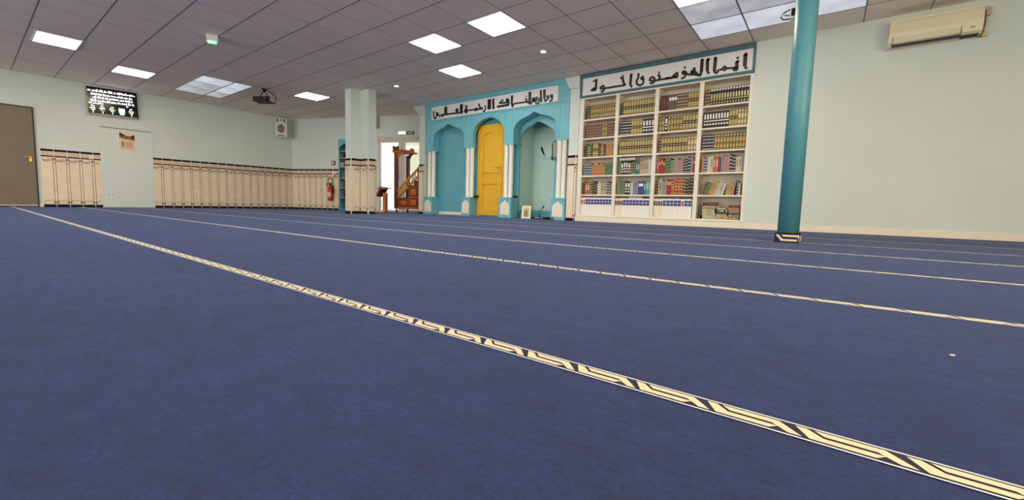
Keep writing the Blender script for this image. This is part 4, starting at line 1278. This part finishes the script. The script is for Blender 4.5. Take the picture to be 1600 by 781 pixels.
for yy0 in (0.015, 0.43):
    b = MB()
    b.prism([(0.03, sl(0.03)), (0.93, sl(0.93)), (0.93, sl(0.93) + 0.07), (0.03, sl(0.03) + 0.07)], yy0, yy0 + 0.035, M_wood_l)
    b.prism([(0.03, sl(0.03) - 0.20), (0.93, sl(0.93) - 0.20), (0.93, sl(0.93) - 0.13), (0.03, sl(0.03) - 0.13)], yy0, yy0 + 0.035, M_wood_l)
    r_ = b.build('balustrade', t)
    for i in range(11):
        x = 0.09 + i * 0.078
        b = MB(); z0 = sl(x) - 0.135; z1 = sl(x) + 0.01; m_ = (z0 + z1) / 2
        b.lathe([(0.010, z0), (0.016, z0 + 0.02), (0.020, m_ - 0.02), (0.012, m_ + 0.02), (0.017, z1 - 0.02), (0.010, z1)], M_wood_l, x, yy0 + 0.0175, 10)
        b.build('baluster', r_)
for x, y in ((0.0, 0.04), (0.0, 0.43), (0.92, 0.04), (0.92, 0.43), (0.48, 0.43)):
    b = MB(); b.lathe([(0.022, 0.0), (0.026, 0.05), (0.024, 0.102)], M_blackp, x, y, 12); b.build('foot', t)

# ---------------------------------------------------------------- small things around the niche
for x, y, lab in ((-6.44, 7.42, 'small black box on the second pedestal, beside the yellow door'), (-5.335, 7.42, 'small black box on the third pedestal, left of the open niche')):
    t = thing('black_box', lab, 'box', (x, y, 0.4375))
    b = MB(); b.box(-0.05, 0.05, -0.055, 0.055, 0, 0.04, M_blackp, bevel=0.005); b.build('housing', t)
    b = MB(); b.lathe([(0.012, 0.04), (0.010, 0.046)], M_steel, 0.0, 0.0, 12); b.build('knob', t)
t = thing('framed_picture', 'small cream framed picture leaning in the open niche on the carpet', 'picture', (-4.965, 7.33, 0.0), math.radians(14))
lean = Matrix.Rotation(math.radians(-12), 4, 'X')
b = MB()
for a in ((-0.10, -0.07, 0, 0.27), (0.07, 0.10, 0, 0.27), (-0.07, 0.07, 0, 0.035), (-0.07, 0.07, 0.235, 0.27)):
    b.box(a[0], a[1], -0.012, 0.018, a[2], a[3], M_cream_paint, M=lean)
b.build('frame', t)
b = MB(); b.box(-0.07, 0.07, -0.004, 0.014, 0.035, 0.235, mat('picture_yellowish', (196, 186, 140), 0.5, noise=0.25, nscale=30), M=lean)
b.prism([(-0.04, 0.04), (0.04, 0.04), (0.035, 0.15), (0.0, 0.20), (-0.035, 0.15)], -0.006, -0.003, mat('picture_grey', (120, 122, 104), 0.5, noise=0.3, nscale=40), M=lean)
b.build('print', t)
t = thing('gooseneck_microphone', 'black gooseneck microphone standing on the floor of the open niche', 'microphone', (-4.65, 7.36, 0.0))
b = MB(); b.lathe([(0.06, 0), (0.062, 0.012), (0.045, 0.022), (0.014, 0.028)], M_blackp, seg=20); b.build('base', t)
b = MB(); b.tube([(0, 0, 0.02), (-0.004, 0, 0.09), (0.006, 0, 0.13), (0.04, 0, 0.185), (0.075, 0, 0.225)], [0.012, 0.011, 0.006, 0.005, 0.005], M_blackp); b.build('neck', t)
b = MB(); b.tube([(0.07, 0, 0.22), (0.078, 0, 0.231), (0.10, 0, 0.262), (0.108, 0, 0.273)], [0.006, 0.013, 0.015, 0.008], M_blackp); b.build('capsule', t)
t = thing('cable_bundle', 'tangled dark cables on the carpet at the niche foot', 'cable', (-4.40, 7.23, 0.0))
b = MB()
for j in range(5):
    pts = []
    for i in range(9):
        pts.append((-0.34 + i * 0.062 + rnd.uniform(-.012, .012), rnd.uniform(-0.03, 0.03), 0.010 + 0.014 * (j % 3) + rnd.uniform(0, 0.01)))
    b.tube(pts, 0.008, M_blackp if j < 3 else mat('cable_navy', (30, 40, 70), 0.5) if j == 3 else mat('cable_white', (210, 214, 220), 0.5))
b.box(0.03, 0.11, -0.035, 0.035, 0.0, 0.05, M_blackp, bevel=0.01)
b.build('cable_coil', t)
# microphone and small speaker on the right jamb of the open niche
t = thing('wall_microphone', 'black microphone on a curved arm from the right side of the open niche', 'microphone', (-4.445, 7.47, 1.24))
b = MB(); b.tube([(0.0, 0, 0.0), (-0.06, -0.01, 0.012), (-0.13, -0.015, -0.02), (-0.18, -0.015, 0.035), (-0.205, -0.012, 0.09)], 0.006, M_steel); b.build('arm', t)
b = MB(); b.tube([(-0.20, -0.012, 0.08), (-0.225, -0.012, 0.13), (-0.262, -0.012, 0.215), (-0.275, -0.012, 0.235)], [0.010, 0.018, 0.026, 0.014], M_blackp)
b.tube([(-0.215, -0.012, 0.10), (-0.165, -0.02, 0.075)], 0.008, M_blackp); b.build('capsule', t)
b = MB(); b.box(-0.008, 0.0, -0.04, 0.04, -0.04, 0.04, M_blackp); b.build('mounting_plate', t)
t = thing('small_speaker', 'grey box speaker in black bracket behind the rightmost twin columns', 'speaker', (-4.33, 7.46, 1.38))
b = MB(); b.box(-0.085, 0.02, -0.05, 0.045, -0.14, 0.16, mat('speaker_grey', (150, 146, 134), 0.5), bevel=0.015); b.build('cabinet', t)
b = MB(); b.tube([(-0.09, -0.03, -0.17), (-0.105, -0.03, -0.10), (-0.105, -0.03, 0.14), (-0.085, -0.03, 0.185), (-0.03, -0.03, 0.19)], 0.010, M_blackp)
b.tube([(-0.105, -0.03, -0.155), (-0.02, -0.04, -0.165), (0.02, -0.05, -0.20)], 0.009, M_darkteal)
b.build('bracket', t)

# ---------------------------------------------------------------- air conditioner
AX = 0.82
t = thing('air_conditioner', 'cream wall air conditioner high on the right wall by the ceiling', 'air conditioner', (AX, YF, 2.46))
w = 0.385
b = MB()
prof = [(0, -0.155), (-0.13, -0.155), (-0.17, -0.12), (-0.185, -0.02), (-0.178, 0.10), (-0.15, 0.155), (0, 0.155)]
b.prism([(y, z) for y, z in prof], -w, w, M_ac, axis='x')
b.build('casing', t)
b = MB()
b.prism([(-0.1885, -0.015), (-0.184, -0.035), (-0.172, -0.040), (-0.172, 0.15), (-0.158, 0.152), (-0.181, 0.10)], -w + 0.004, w - 0.004, M_ac, axis='x')
b.build('front_panel', t)
b = MB()
b.prism([(-0.186, -0.06), (-0.176, -0.122), (-0.160, -0.135), (-0.158, -0.128), (-0.172, -0.06)], -w + 0.04, w - 0.17, M_ac2, axis='x')
b.build('louvre_flap', t)
b = MB()
b.box(-w + 0.035, w - 0.165, -0.165, -0.10, -0.1565, -0.140, M_black)
b.box(-w + 0.033, -w + 0.037, -0.189, -0.15, -0.14, -0.055, mat('ac_shadow_line', (150, 138, 104), 0.5))
b.box(w - 0.167, w - 0.163, -0.189, -0.15, -0.14, -0.055, mat('ac_shadow_line', (150, 138, 104), 0.5))
b.box(w - 0.16, w - 0.02, -0.15, -0.05, -0.158, -0.15, M_blackp)
b.build('outlet', t)
b = MB(); b.box(w - 0.095, w - 0.06, -0.1845, -0.17, -0.088, -0.074, mat('ac_badge', (170, 142, 84), 0.4)); b.build('badge', t)
b = MB()
b.tube([(w + 0.012, -0.05, 0.12), (w + 0.018, -0.05, -0.02), (w + 0.005, -0.05, -0.12), (w + 0.0, -0.04, -0.16)], 0.022, mat('pipe_sleeve_brown', (120, 92, 60), 0.7))
b.box(w + 0.0, w + 0.07, -0.06, 0.0, 0.06, 0.155, mat('pipe_cover_pink', (196, 172, 150), 0.6), bevel=0.01)
b.box(w + 0.005, w + 0.065, -0.05, 0.0, -0.165, -0.11, mat('pipe_cover_cream', (212, 200, 150), 0.6), bevel=0.01)
b.build('pipe_cover', t)

# ---------------------------------------------------------------- lint on the carpet
b = MB(); b.prism([(-0.004, -0.002), (0.002, -0.003), (0.004, 0.001), (0.001, 0.002), (-0.003, 0.002)], 0.0, 0.002, M_white, axis='z')
o = b.build('paper_scrap', None, (0.208, 1.16, 0.001)); tag(o, 'tiny white paper scrap on the carpet, right between the two nearest stripes', 'scrap')
